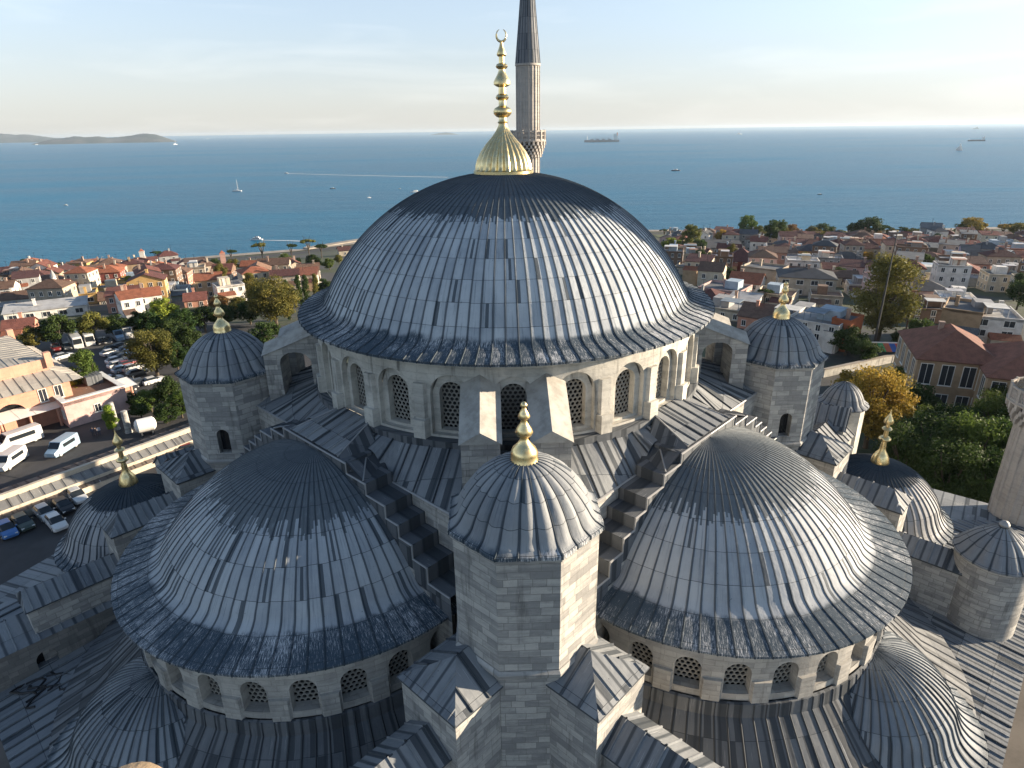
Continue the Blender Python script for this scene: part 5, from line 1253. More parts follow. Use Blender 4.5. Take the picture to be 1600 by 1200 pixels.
def car_proto(L=4.3):
    t = bpy.data.objects.new('parked_car', None); C.objects.link(t); k = L / 4.3
    v = MB(); loft(v, [(-2.15 * k, .7, .62, .35, .75), (-2.0 * k, .84, .74, .22, .92), (-1.2 * k, .86, .8, .2, .95), (.75 * k, .86, .8, .2, .93), (1.75 * k, .84, .74, .22, .8), (2.15 * k, .66, .55, .3, .6)]); b = rel(v, 'body', MT['paint'], t)
    v = MB(); loft(v, [(-1.95 * k, .74, .6, .9, .93), (-1.35 * k, .76, .58, .9, 1.36), (.15 * k, .76, .58, .9, 1.38), (1.0 * k, .76, .62, .88, .92)]); g = rel(v, 'cabin_glass', MT['carglass'], t)
    v = MB(); loft(v, [(-1.3 * k, .57, .52, 1.34, 1.41), (.1 * k, .57, .52, 1.36, 1.43)]); rel(v, 'roof_panel', MT['paint'], t)
    wheels(t, (-1.3 * k, 1.35 * k), .78)
    for s_ in (-1, 1):
        v = MB(); v.box((2.0 * k, s_ * .55, .62), (.22, .3, .14)); rel(v, 'headlight', MT['lamp'], t)
        v = MB(); v.box((.65 * k, s_ * .92, .95), (.14, .18, .12)); rel(v, 'mirror', MT['paint'], t)
    return t
def van_proto(L, Hh, name, front=.7):
    t = bpy.data.objects.new(name, None); C.objects.link(t); h = L / 2
    v = MB(); loft(v, [(-h, .92, .86, .35, Hh), (-h + .1, 1.0, .92, .3, Hh + .05), (h - front * 1.8, 1.0, .92, .3, Hh + .05), (h - front, 1.0, .86, .3, Hh * .62 if front > .5 else Hh), (h, .92, .8, .35, Hh * .45 if front > .5 else Hh * .96)]); rel(v, 'body', MT['paint'], t)
    for s_ in (-1, 1):
        v = MB(); v.box((-.25 * front - .2, s_ * .985, Hh * .7), (L - front * 2.4 - .6, .07, Hh * .26)); rel(v, 'side_window', MT['carglass'], t)
    v = MB()
    if front > .5: v.face([(h - front * .98, -.84, Hh * .63), (h - front * .98, .84, Hh * .63), (h - front * 1.75, .8, Hh * .98), (h - front * 1.75, -.8, Hh * .98)]); 
    else: v.box((h + .0, 0, Hh * .66), (.06, 1.7, Hh * .4))
    o = rel(v, 'windscreen', MT['carglass'], t); o.location = (.03, 0, .03)
    wheels(t, (-h * .6, h * .62), .9, .38)
    for s_ in (-1, 1):
        v = MB(); v.box((h - .02, s_ * .68, Hh * .3), (.1, .3, .2)); rel(v, 'headlight', MT['lamp'], t)
    return t
CC = {'white': (.6, .6, .59, 1), 'silver': (.42, .44, .46, 1), 'black': (.015, .015, .018, 1), 'dark grey': (.06, .065, .07, 1), 'blue': (.06, .16, .38, 1), 'dark red': (.2, .03, .03, 1), 'pale blue': (.3, .42, .52, 1), 'dark green': (.05, .07, .06, 1)}
protos = {'car': [car_proto(), False], 'minibus': [van_proto(6.6, 2.5, 'minibus', 1.0), False], 'coach': [van_proto(8.5, 3.0, 'coach', .1), False], 'van': [van_proto(5.2, 2.1, 'delivery_van', .9), False]}
def vehicle(kind, pr, pf, colr, label, group=None):
    """pr, pf: rear and front of the vehicle on the photo"""
    a, b = atz(*pr, .12), atz(*pf, .12); a.z = ground(a.x, a.y) + .13; c = (a + b) / 2; d = b - a
    P, used = protos[kind]
    o = P if not used else dup(P); protos[kind][1] = True
    o.location = (c.x, c.y, ground(c.x, c.y) + .13); o.rotation_euler = (0, 0, math.atan2(d.y, d.x))
    for ch in o.children:
        if ch.name.split('.')[0] in ('body', 'roof_panel', 'mirror'): ch.color = CC[colr]
    tag(o, label, {'car': 'car', 'minibus': 'minibus', 'coach': 'bus', 'van': 'van'}[kind], group or ('cars in the car park' if kind == 'car' else None)); return o
G1 = 'cars parked below the mosque'
for (r, f, c_, l) in (((2, 818), (24, 848), 'blue', 'blue car at the left end of the near parked row'), ((24, 808), (52, 836), 'dark green', 'dark green car between the blue and the silver car'), ((55, 792), (90, 822), 'silver', 'silver car in the middle of the near parked row'), ((76, 806), (104, 838), 'white', 'white car half behind the left gallery dome'), ((90, 786), (112, 806), 'black', 'black car behind the silver one near the gallery dome'), ((114, 772), (130, 788), 'white', 'white car just above the left gallery dome'), ((262, 712), (285, 708), 'white', 'white car between the arcade and the left turret'), ((290, 706), (306, 702), 'dark red', 'dark red car close beside the left turret')):
    vehicle('car', r, f, c_, l, G1)
vehicle('minibus', (58, 686), (2, 706), 'white', 'long white minibus on the street beyond the arcade')
vehicle('van', (118, 694), (80, 718), 'pale blue', 'pale blue and white van behind the brown arcade roof')
vehicle('van', (34, 716), (2, 738), 'white', 'white van at the left edge behind the arcade roof')
vehicle('coach', (112, 527), (126, 546), 'white', 'left one of two white coaches in the car park')
vehicle('coach', (130, 521), (145, 541), 'white', 'right one of two white coaches in the car park')
vehicle('minibus', (177, 517), (190, 529), 'pale blue', 'pale blue minibus at the top of the car park')
vehicle('minibus', (192, 513), (203, 523), 'white', 'white minibus by the trees at the top of the car park')
k = 0
for (x, y, c_, w_) in ((88, 545, 'dark red', 'left of the coaches'), (105, 543, 'dark grey', 'beside the coaches'), (158, 533, 'black', 'right of the coaches'), (168, 531, 'dark grey', 'below the minibus'), (176, 546, 'black', ''), (190, 541, 'dark grey', ''), (200, 548, 'dark grey', ''), (174, 554, 'white', ''), (186, 558, 'dark grey', ''), (206, 553, 'blue', ''), (183, 566, 'white', ''), (196, 561, 'black', ''), (186, 573, 'white', ''), (200, 572, 'dark red', ''), (208, 578, 'silver', ''), (193, 580, 'pale blue', ''), (216, 586, 'dark grey', ''), (100, 560, 'silver', ''), (194, 601, 'black', 'below the feathery tree'), (241, 598, 'white', 'below the big olive tree'), (222, 601, 'dark grey', ''), (198, 612, 'black', ''), (206, 622, 'dark grey', ''), (175, 596, 'silver', '')):
    far = (x in (88, 105, 158, 168)); dx, dy = (5, 7) if far else (11, -3)
    vehicle('car', (x - dx, y - dy), (x + dx, y + dy), c_, '%s car in the car park %s' % (c_, w_ or 'left of the dome')); k += 1

# ------------------------------------------------------------------ PEOPLE, STONES, POLES
def person(px, py, shirt, trousers, label, face=0.):
    P = at(px, py); t = thing('person', label, 'person', P, face, 'people on the street')
    def skin(name, vs, es, rad, mat, par):
        me = bpy.data.meshes.new(name); me.from_pydata(vs, es, []); o = bpy.data.objects.new(name, me); C.objects.link(o); o.parent = par
        md = o.modifiers.new('skin', 'SKIN'); o.modifiers.new('sub', 'SUBSURF').levels = 1; o.modifiers['sub'].render_levels = 1
        for i, r in enumerate(rad): me.skin_vertices[0].data[i].radius = (r, r)
        me.skin_vertices[0].data[0].use_root = True; me.materials.append(mat); return o
    vs = [(0, 0, .95), (0, 0, 1.2), (0, 0, 1.42), (0, 0, 1.52), (0, .01, 1.64), (0, .01, 1.72), (.2, 0, 1.4), (.25, .02, 1.12), (.24, -.06, .88), (-.2, 0, 1.4), (-.25, .02, 1.12), (-.24, .05, .88), (.1, 0, .88), (.11, -.08, .48), (.11, .02, .08), (.11, -.12, .04), (-.1, 0, .88), (-.11, .06, .48), (-.11, .14, .1), (-.11, .02, .04)]
    es = [(0, 1), (1, 2), (2, 3), (3, 4), (4, 5), (2, 6), (6, 7), (7, 8), (2, 9), (9, 10), (10, 11), (0, 12), (12, 13), (13, 14), (14, 15), (0, 16), (16, 17), (17, 18), (18, 19)]
    rad = [.15, .14, .16, .055, .095, .07, .065, .05, .04, .065, .05, .04, .085, .065, .05, .04, .085, .065, .05, .04]
    m = NT('clothing'); z = m.n('TexCoord').outputs['Object']; sp = m.n('SeparateXYZ'); m.l(z, sp.inputs[0])
    col = m.mix(m.math('GREATER_THAN', sp.outputs[2], .95), (*trousers, 1), (*shirt, 1)); col = m.mix(m.math('GREATER_THAN', sp.outputs[2], 1.5), col, (.45, .28, .2, 1)); m.base(col, .8)
    skin('body', vs, es, rad, m.mat, t)
    hm = MB(); hm.lathe([(.02, 1.79), (.08, 1.77), (.105, 1.7), (.1, 1.64)], 10, (0, .03, 0)); rel(hm, 'hair', MT['tyre'], t)
person(147, 683, (.05, .06, .1), (.04, .04, .06), 'person in dark clothes, left of the three on the street', .4)
person(152, 684, (.06, .05, .06), (.05, .05, .07), 'person in dark clothes, middle of the three on the street', -.3)
person(157, 682, (.5, .5, .55), (.05, .06, .1), 'person in a white shirt, right of the three on the street', 1.)
for (x, y, w_, h, l) in ((184, 672, .42, 5, 'tall stone column stub beside the bright green tree'), (202, 677, .5, 4.0, 'shorter stone column stub right of the tall one')):
    P = at(x, y); c = thing('column_stub', l, 'column', P); v = MB(); v.lathe([(w_ * 1.2, 0), (w_ * 1.2, .3), (w_, .4), (w_ * .95, h), (.02, h + .05)], 14); rel(v, 'drum', MT['stone'], c)
P = at(231, 680); c = thing('water_tank', 'white rounded water tank standing by the arcade wall', 'tank', P, .6); v = MB()
v.tube([(-1.6, 0, 1.9), (-1.45, 0, 1.9), (-1.1, 0, 1.9), (1.1, 0, 1.9), (1.45, 0, 1.9), (1.6, 0, 1.9)], [.3, .8, 1.15, 1.15, .8, .3], 18); rel(v, 'tank_shell', MT['white'], c)
for s_ in (-.8, .8): v = MB(); v.box((s_, 0, .5), (.2, 1.6, 1.)); rel(v, 'stand', MT['lead_dark'], c)

MT['iron'] = plain_mat('painted_iron', (.05, .055, .06), .5, .4, .2); MT['rust'] = plain_mat('rusty_iron', (.22, .10, .06), .8, .2, .4)
P = at(1362, 556); H_ = hgt(P, 362); c = thing('flagpole', 'very tall dark flagpole in front of the plane tree', 'flagpole', P); v = MB(); v.tube([(0, 0, -1), (0, 0, H_ * .5), (0, 0, H_)], [.26, .2, .09], 8); rel(v, 'pole', MT['iron'], c); v = MB(); v.lathe([(.01, H_ + .35), (.16, H_ + .2), (.16, H_ + .1), (.05, H_)], 10); rel(v, 'ball', MT['gold'], c)
P = at(1410, 540); H_ = hgt(P, 455); c = thing('floodlight_mast', 'rusty brown mast right of the tall flagpole', 'mast', P); v = MB(); v.tube([(0, 0, -1), (0, 0, H_)], [.2, .13], 8); rel(v, 'pole', MT['rust'], c); v = MB(); v.box((0, 0, H_), (1.2, .3, .3)); rel(v, 'crossbar', MT['rust'], c)
# striped awning and garden wall
P = at(1382, 562); aw = thing('striped_awning', 'awning of green, orange, blue and red stripes by the flagpole', 'awning', (P.x, P.y, P.z), R_(-8))
for i, cl in enumerate(((.5, .35, .12), (.05, .3, .12), (.45, .12, .06), (.05, .13, .38), (.5, .09, .07))):
    v = MB(); x = -2.9 + i * 1.16; v.face([(x, -1.4, 2.2), (x + 1.16, -1.4, 2.2), (x + 1.16, 1.0, 3.3), (x, 1.0, 3.3)]); o = rel(v, 'stripe', MT['flat'], aw); o.color = (*cl, 1)
v = MB(); v.box((0, 1.15, 3.35), (6.2, .3, .3)); rel(v, 'rail', MT['white'], aw)
for s_ in (-2.8, 2.8): v = MB(); v.tube([(s_, -1.35, 0), (s_, -1.35, 2.2)], .05, 6); rel(v, 'post', MT['iron'], aw); v = MB(); v.tube([(s_, 1.1, 0), (s_, 1.1, 3.3)], .05, 6); rel(v, 'post', MT['iron'], aw)
a, b = at(1285, 590), at(1440, 556); d = b - a; gw = thing('garden_wall', 'pale stone garden wall running behind the striped awning', 'wall', (a + b) / 2, math.atan2(d.y, d.x))
v = MB(); v.box((0, 0, .6), (d.length, .5, 2.)); rel(v, 'wall', MT['stone_fine'], gw); v = MB(); v.box((0, 0, 1.66), (d.length, .7, .14)); rel(v, 'coping', MT['quay'], gw)
# white crane arm over the right quarter
P = at(1205, 412); H_ = hgt(P, 381); c = thing('crane', 'white folded crane arm rising above the right roofs', 'crane', P, R_(-20)); v = MB(); v.tube([(0, 0, 0), (-3.4, 0, H_)], .55, 6); rel(v, 'boom', MT['white'], c); v = MB(); v.tube([(-3.4, 0, H_), (-5.6, 0, H_ * .2)], .35, 6); rel(v, 'arm', MT['white'], c); v = MB(); v.box((0, 0, .9), (3, 2.4, 1.8)); rel(v, 'base', MT['lead_dark'], c)

# tiled school on the right, two wings
hpx(1478, 655, 104, 88, -22, 16, wall='tan', roof='hip', rc='brick tiled', rise=3.6, win='big', cols=4, storeys=2, label='tan school block with hipped brown tiled roof and four tall white windows', name='school_building', cat='school')
hpx(1592, 690, 110, 92, -26, 16, wall='tan', roof='hip', rc='brick tiled', rise=3.4, win='big', cols=4, storeys=2, label='second tan school block with brown tiled roof at the right edge', name='school_building', cat='school')
# old roofless brick gable by the left shore and the little white minaret
def ruin(px, py, wpx, hp, rz, label):
    P = at(px, py); D = (P - CAM).dot(_f); w_ = wpx * D / FPX; h = hp * D / FPX / .93; t = thing('ruined_wall', label, 'ruin', P, R_(rz)); v = MB()
    pts = [(-w_ / 2, -1), (w_ / 2, -1), (w_ / 2, h * .75), (w_ * .2, h), (0, h * .86), (-w_ * .25, h * .8), (-w_ / 2, h * .45)]
    for y in (-.5, .5): v.face([(x, y, z) for x, z in pts], [(x, z) for x, z in pts])
    for (p, q) in zip(pts, pts[1:] + pts[:1]): v.face([(p[0], -.5, p[1]), (q[0], -.5, q[1]), (q[0], .5, q[1]), (p[0], .5, p[1])])
    rel(v, 'wall', MT['cream_wall'], t); v = MB(); v.roof((-w_ / 2, -.8, h * .48), (w_ * .2, -.8, h * 1.0), (w_ * .2, .8, h * 1.02), (-w_ / 2, .8, h * .5), 3, ribs=False); o = rel(v, 'coping', MT['tiles'], t); o.color = (.4, .15, .07, 1)
ruin(60, 450, 32, 30, 34, 'tall sunlit ruined wall with sloping tiled coping on the left')
ruin(30, 462, 20, 12, 34, 'low ruined wall with arches in front of the taller one')
P = at(96, 478); H_ = hgt(P, 421); c = thing('small_minaret', 'small whitewashed minaret among the old roofs on the left', 'minaret', P); r = H_ * .085
v = MB(); v.lathe([(r * 1.3, -1), (r * 1.25, H_ * .35), (r, H_ * .4), (r * .95, H_ * .62)], 12); rel(v, 'shaft', MT['white'], c)
v = MB(); v.lathe([(r, H_ * .6), (r * 1.4, H_ * .64), (r * 1.4, H_ * .69), (r * .8, H_ * .69), (r * .75, H_ * .8)], 12); rel(v, 'balcony', MT['white'], c)
v = MB(); v.lathe([(r * .95, H_ * .8), (r * .4, H_ * .92), (.03, H_)], 12); rel(v, 'spire', MT['lead_edge'], c)
for (x, y, t_, l) in ((228, 424, 393, 'slim white chimney tower by the water on the left'), (352, 424, 396, 'pink stone tower by the umbrella pines')):
    P = at(x, y); H_ = hgt(P, t_); c = thing('shore_tower', l, 'tower', P, .4); v = MB(); v.box((0, 0, H_ / 2 - .5), (2.4, 2.4, H_ + 1)); v.box((0, 0, H_), (2.8, 2.8, .4)); o = rel(v, 'shaft', MT['wall'], c); o.color = (.62, .6, .56, 1) if x == 228 else (.5, .3, .25, 1); v = MB(); v.lathe([(1.6, H_ + .2), (.05, H_ + 1.6)], 4, a0=PI / 4); o = rel(v, 'cap', MT['tiles'], c); o.color = (.35, .12, .07, 1)
for (x, y, t_) in ((162, 416, 401), (181, 420, 410), (386, 414, 398), (440, 409, 396), (261, 412, 400)):
    P = at(x, y); H_ = hgt(P, t_); c = thing('street_lamp', 'slim pale lamp post on the left shore road', 'lamp post', P, 0, 'lamp posts on the shore road'); v = MB(); v.tube([(0, 0, 0), (0, 0, H_)], [.14, .08], 6); rel(v, 'post', MT['lead_edge'], c); v = MB(); v.box((.5, 0, H_), (1.2, .3, .12)); rel(v, 'lamp_head', MT['white'], c)

# ------------------------------------------------------------------ TREES (photo positions)
T = tree; LS = 'on the left shore'; PK = 'by the car park'; RP = 'in the waterfront park'; WD = 'in the wood beside the right minaret'
for a in ((45, 425, 26, 20, 'round', 'dark green', LS), (97, 424, 26, 14, 'round', 'dark green', 'behind the small white minaret'), (247, 414, 16, 15, 'pine', 'dark green', LS), (363, 412, 15, 15, 'pine', 'dark green', LS), (412, 413, 22, 23, 'pine', 'olive green', LS), (457, 409, 16, 19, 'pine', 'dark green', LS), (484, 406, 22, 22, 'pine', 'olive green', 'by the breakwater'), (503, 403, 18, 15, 'pine', 'dark green', 'by the breakwater'), (491, 422, 30, 24, 'round', 'dark green', 'by the breakwater'), (468, 415, 10, 12, 'round', 'dark green', 'by the breakwater'), (515, 422, 22, 18, 'round', 'mid green', 'by the breakwater'), (530, 412, 16, 14, 'round', 'olive green', 'by the breakwater'),
          (57, 548, 36, 36, 'round', 'olive green', 'behind the coaches'), (98, 544, 54, 50, 'round', 'dark green', 'behind the coaches'), (150, 536, 48, 46, 'round', 'olive green', 'behind the coaches'), (184, 528, 44, 36, 'round', 'dark green', PK), (222, 522, 34, 36, 'round', 'dark green', PK), (262, 520, 52, 54, 'round', 'yellow green', 'beside the white house'), (240, 532, 44, 44, 'round', 'dark green', PK), (292, 530, 44, 46, 'tall', 'dark green', PK), (322, 520, 46, 40, 'round', 'dark green', 'behind the left turret'), (275, 545, 50, 44, 'round', 'dark green', PK), (247, 588, 72, 74, 'biground', 'olive green', 'in the middle of the car park'), (280, 585, 40, 50, 'round', 'dark green', 'beside the left turret'), (300, 560, 46, 50, 'round', 'dark green', 'beside the left turret'),
          (432, 510, 78, 74, 'biground', 'olive green', 'between the left turret and the dome'), (396, 466, 30, 38, 'tall', 'olive green', 'above the left turret'), (455, 500, 15, 60, 'cypress', 'dark green', 'near the dome edge'), (470, 478, 14, 46, 'cypress', 'dark green', 'near the dome edge'), (482, 480, 15, 48, 'cypress', 'dark green', 'near the dome edge'), (497, 476, 15, 46, 'cypress', 'olive green', 'near the dome edge'), (510, 470, 24, 34, 'round', 'dark green', 'near the dome edge'), (355, 512, 50, 34, 'round', 'dark green', 'behind the left turret'), (392, 508, 40, 36, 'round', 'dark green', 'behind the left turret'), (376, 490, 40, 26, 'round', 'olive green', 'behind the left turret'), (345, 484, 36, 20, 'round', 'rusty brown', 'behind the left turret'), (405, 480, 36, 26, 'round', 'dark green', 'behind the left turret'), (420, 545, 50, 40, 'round', 'dark green', 'behind the left turret'),
          (146, 628, 52, 80, 'tall', 'mid green', 'beside the pink hotel'), (128, 634, 46, 42, 'round', 'yellow green', 'beside the pink hotel'), (155, 628, 34, 44, 'round', 'dark green', 'beside the pink hotel'), (25, 660, 70, 36, 'round', 'dark green', 'below the pink hotel'), (75, 655, 54, 30, 'round', 'dark green', 'below the pink hotel'), (100, 640, 40, 24, 'round', 'mid green', 'below the pink hotel'), (177, 676, 26, 44, 'tall', 'bright green', 'beside the stone column stubs'), (238, 645, 44, 36, 'round', 'mid green', 'by the street near the left turret'), (268, 640, 46, 50, 'round', 'dark green', 'by the street near the left turret'), (262, 662, 44, 34, 'round', 'dark green', 'by the street near the left turret'), (286, 655, 36, 44, 'tall', 'mid green', 'by the street near the left turret'), (222, 655, 34, 26, 'round', 'dark green', 'by the street near the left turret'), (212, 640, 30, 26, 'round', 'dark green', 'by the street near the left turret')):
    T(*a)
for a in ((1037, 374, 14, 12, 'pine', 'dark green', RP), (1046, 372, 10, 9, 'pine', 'dark green', RP), (1050, 396, 32, 18, 'round', 'yellow green', RP), (1077, 398, 28, 34, 'tall', 'olive green', RP), (1092, 404, 30, 28, 'round', 'dark green', 'in the right town'), (1065, 380, 20, 14, 'round', 'rusty brown', RP), (1095, 371, 14, 10, 'round', 'dark green', RP), (1086, 376, 16, 12, 'round', 'olive green', RP), (1125, 389, 16, 22, 'round', 'autumn gold', RP), (1166, 378, 26, 30, 'round', 'mid green', RP), (1156, 382, 22, 16, 'round', 'rusty brown', RP), (1184, 382, 24, 22, 'round', 'olive green', RP), (1207, 388, 34, 32, 'round', 'dark green', RP), (1222, 388, 26, 24, 'round', 'olive green', RP), (1236, 378, 18, 20, 'round', 'rusty brown', RP), (1150, 372, 12, 8, 'round', 'dark green', RP), (1268, 376, 22, 16, 'round', 'olive green', RP), (1281, 374, 22, 18, 'round', 'dark green', RP), (1295, 373, 16, 14, 'round', 'dark green', RP), (1285, 380, 26, 14, 'round', 'autumn gold', RP), (1312, 376, 20, 12, 'round', 'olive green', RP), (1335, 380, 30, 26, 'round', 'dark green', RP), (1354, 381, 34, 30, 'round', 'dark green', RP), (1376, 376, 18, 18, 'pine', 'dark green', RP), (1366, 382, 20, 16, 'round', 'rusty brown', RP), (1388, 376, 20, 14, 'round', 'olive green', RP), (1410, 374, 24, 14, 'round', 'dark green', RP), (1425, 376, 20, 14, 'round', 'olive green', RP), (1440, 372, 20, 12, 'round', 'dark green', RP), (1467, 366, 14, 12, 'round', 'dark green', 'behind the tall white house'), (1505, 376, 26, 22, 'round', 'olive green', RP), (1516, 376, 34, 26, 'round', 'autumn gold', RP), (1532, 376, 22, 14, 'round', 'rusty brown', RP), (1548, 374, 18, 10, 'round', 'dark green', RP), (1564, 374, 24, 18, 'pine', 'autumn gold', RP), (1590, 376, 26, 20, 'round', 'olive green', RP), (1585, 370, 22, 16, 'pine', 'dark green', RP), (1250, 380, 26, 10, 'round', 'olive green', RP), (1110, 380, 18, 8, 'round', 'olive green', RP), (1320, 384, 24, 10, 'round', 'olive green', RP), (1400, 384, 26, 12, 'round', 'olive green', RP),
          (1100, 430, 36, 34, 'round', 'dark green', 'in the right town'), (1122, 446, 42, 28, 'round', 'dark green', 'in the right town'), (1092, 418, 26, 26, 'round', 'dark green', 'in the right town'), (1140, 440, 30, 20, 'round', 'dark green', 'in the right town'), (1417, 408, 32, 28, 'round', 'bright green', 'behind the plane tree'), (1442, 424, 40, 26, 'round', 'mid green', 'behind the plane tree'), (1490, 402, 26, 16, 'round', 'olive green', 'in the right town'), (1588, 484, 38, 44, 'round', 'dark green', 'at the far right edge'), (1193, 478, 26, 26, 'pine', 'dark green', 'left of the right turret'), (1352, 410, 26, 16, 'round', 'autumn gold', 'in the right town'), (1400, 400, 26, 16, 'round', 'olive green', 'in the right town'),
          (1370, 532, 106, 128, 'big', 'olive green', 'above the flagpole foot'), (1320, 556, 56, 44, 'round', 'dark green', 'below the plane tree'), (1345, 566, 50, 36, 'round', 'dark green', 'below the plane tree'), (1432, 556, 54, 56, 'round', 'dark green', 'right of the rusty mast'), (1455, 550, 40, 40, 'round', 'mid green', 'right of the rusty mast'), (1405, 545, 40, 30, 'round', 'dark green', 'right of the rusty mast'),
          (1352, 700, 104, 132, 'biground', 'autumn gold', 'behind the lantern turret'), (1325, 640, 60, 60, 'round', 'autumn gold', 'behind the lantern turret'), (1425, 680, 66, 80, 'round', 'dark green', 'in front of the tan school'), (1405, 625, 50, 50, 'round', 'mid green', 'in front of the tan school')):
    T(*a)
for (x, y, z, q) in GAPS[:46]:
    D = (Vector((x, y, z)) - CAM).dot(_f); k = FPX / D
    T(0, 0, trng.uniform(5, 9) * k, trng.uniform(5, 9) * k, trng.choice(('round', 'round', 'tall')), trng.choice(('dark green', 'mid green', 'olive green', 'olive green', 'yellow green')), 'among the %s houses' % q, P=Vector((x + 4, y - 5, ground(x + 4, y - 5))))
for i, (x, y, w_, h, t_) in enumerate(((1440, 770, 120, 128, 'dark green'), (1500, 790, 120, 150, 'mid green'), (1560, 800, 110, 150, 'dark green'), (1400, 790, 110, 130, 'dark green'), (1470, 740, 100, 110, 'dark green'), (1540, 735, 110, 120, 'mid green'), (1595, 740, 110, 150, 'olive green'), (1610, 690, 90, 110, 'dark green'), (1560, 690, 80, 90, 'mid green'), (1500, 700, 70, 66, 'yellow green'), (1445, 715, 80, 80, 'mid green'), (1640, 780, 110, 160, 'dark green'), (1460, 830, 110, 150, 'dark green'), (1530, 845, 110, 150, 'dark green'), (1400, 740, 70, 80, 'olive green'))):
    T(x, y, w_, h, 'biground', t_, WD, 'trees of the wood')

# ------------------------------------------------------------------ BOATS
def sea_at(px, py): return atz(px, py, -32)
def hull(mb, L, B, Hh, z=0, bow=.35, mat=0):
    rows = []
    for i in range(13):
        u = i / 12; x = -L / 2 + L * u; w_ = B / 2 * (1 if u < 1 - bow else math.sqrt(max(0, 1 - ((u - 1 + bow) / bow) ** 2))) * (.85 + .15 * min(1, u * 6)); sh = Hh * (1 + .25 * max(0, u - .6))
        rows.append([(x, -w_, z + sh), (x, -w_ * .75, z - .4), (x, w_ * .75, z - .4), (x, w_, z + sh)])
    mb.grid(rows, [[(0, 0)] * 4 for _ in rows], mat, True); mb.face(rows[0], None, mat)
MT['hull_white'] = plain_mat('white_hull', (.75, .74, .72), .5, 0, .1); MT['hull_dark'] = plain_mat('dark_hull', (.05, .055, .07), .6, 0, .2); MT['hull_rust'] = plain_mat('weathered_hull', (.3, .28, .27), .7, 0, .3); MT['foam'] = plain_mat('wake_foam', (.62, .66, .68), .8, 0, .2, .1)
def boat(px, py, lpx, head, kind, label, hm='hull_white', cat='boat', name='motor_boat'):
    P = sea_at(px, py); D = (P - CAM).dot(_f); L = lpx * D / FPX / max(.35, abs(math.cos(R_(head)))); t = thing(name, label, cat, P, R_(head)); B = L * .28; Hh = L * .09
    if kind in ('tanker', 'ship'): B = L * .16; Hh = L * .055
    v = MB(); hull(v, L, B, Hh); rel(v, 'hull', MT[hm], t)
    v = MB(); v.box((0, 0, Hh * 1.0), (L * .8, B * .8, Hh * .06)); rel(v, 'deck', MT['lead_edge'], t)
    if kind == 'motor':
        v = MB(); loft(v, [(-L * .22, B * .32, B * .28, Hh, Hh * 2.1), (L * .08, B * .32, B * .26, Hh, Hh * 2.2), (L * .22, B * .26, B * .1, Hh, Hh * 1.1)]); rel(v, 'cabin', MT['white'], t)
        v = MB(); v.box((-L * .07, 0, Hh * 1.75), (L * .28, B * .62, Hh * .35)); rel(v, 'cabin_window', MT['carglass'], t)
    elif kind == 'ferry':
        v = MB(); v.box((-L * .05, 0, Hh * 1.6), (L * .6, B * .75, Hh * 1.2)); rel(v, 'cabin', MT['white'], t); v = MB(); v.box((L * .06, 0, Hh * 2.6), (L * .2, B * .5, Hh * .9)); rel(v, 'wheelhouse', MT['white'], t); v = MB(); v.box((-L * .05, 0, Hh * 1.7), (L * .56, B * .77, Hh * .4)); rel(v, 'cabin_window', MT['carglass'], t); v = MB(); v.lathe([(L * .03, 0), (L * .03, Hh * 1.1)], 8, (-L * .1, 0, Hh * 2.2)); rel(v, 'funnel', MT['rust'], t)
    elif kind == 'sail':
        v = MB(); loft(v, [(-L * .15, B * .3, B * .25, Hh, Hh * 1.5), (L * .2, B * .25, B * .12, Hh, Hh * 1.3)]); rel(v, 'cabin', MT['white'], t); v = MB(); v.tube([(L * .08, 0, Hh), (L * .08, 0, L * 1.15)], [L * .014, L * .01], 6); rel(v, 'mast', MT['white'], t); v = MB(); v.tube([(L * .06, 0, Hh * 2.4), (-L * .35, 0, Hh * 2.3)], L * .018, 6); rel(v, 'boom', MT['white'], t)
    elif kind == 'tanker':
        v = MB(); v.box((-L * .4, 0, Hh * 2.0), (L * .1, B * .8, Hh * 2.2)); v.box((-L * .39, 0, Hh * 3.4), (L * .07, B * .95, Hh * .7)); rel(v, 'bridge_house', MT['white'], t); v = MB(); v.lathe([(L * .018, 0), (L * .015, Hh * 1.6)], 8, (-L * .44, 0, Hh * 3)); rel(v, 'funnel', MT['rust'], t)
        for q in (-.22, -.05, .12, .28): v = MB(); v.box((L * q, 0, Hh * 1.25), (L * .1, B * .5, Hh * .5)); rel(v, 'deck_tank', MT['lead_edge'], t)
        v = MB(); v.tube([(L * .42, 0, Hh), (L * .42, 0, Hh * 3.2)], L * .006, 6); rel(v, 'foremast', MT['white'], t); v = MB(); v.box((L * .03, 0, Hh * 1.9), (L * .5, B * .06, Hh * .12)); rel(v, 'pipe_rack', MT['lead_edge'], t)
    elif kind == 'ship':
        for i in range(4): v = MB(); v.box((-L * (.05 + i * .03), 0, Hh * (1.5 + i * .9)), (L * (.6 - .12 * i), B * (.9 - .1 * i), Hh * .85)); rel(v, 'deck_house', MT['white'], t)
        v = MB(); v.lathe([(L * .03, 0), (L * .025, Hh * 2)], 8, (-L * .15, 0, Hh * 4.8)); rel(v, 'funnel', MT['white'], t); v = MB(); v.tube([(0, 0, Hh * 4.8), (0, 0, Hh * 7.5)], L * .006, 6); rel(v, 'mast', MT['white'], t)
    return t
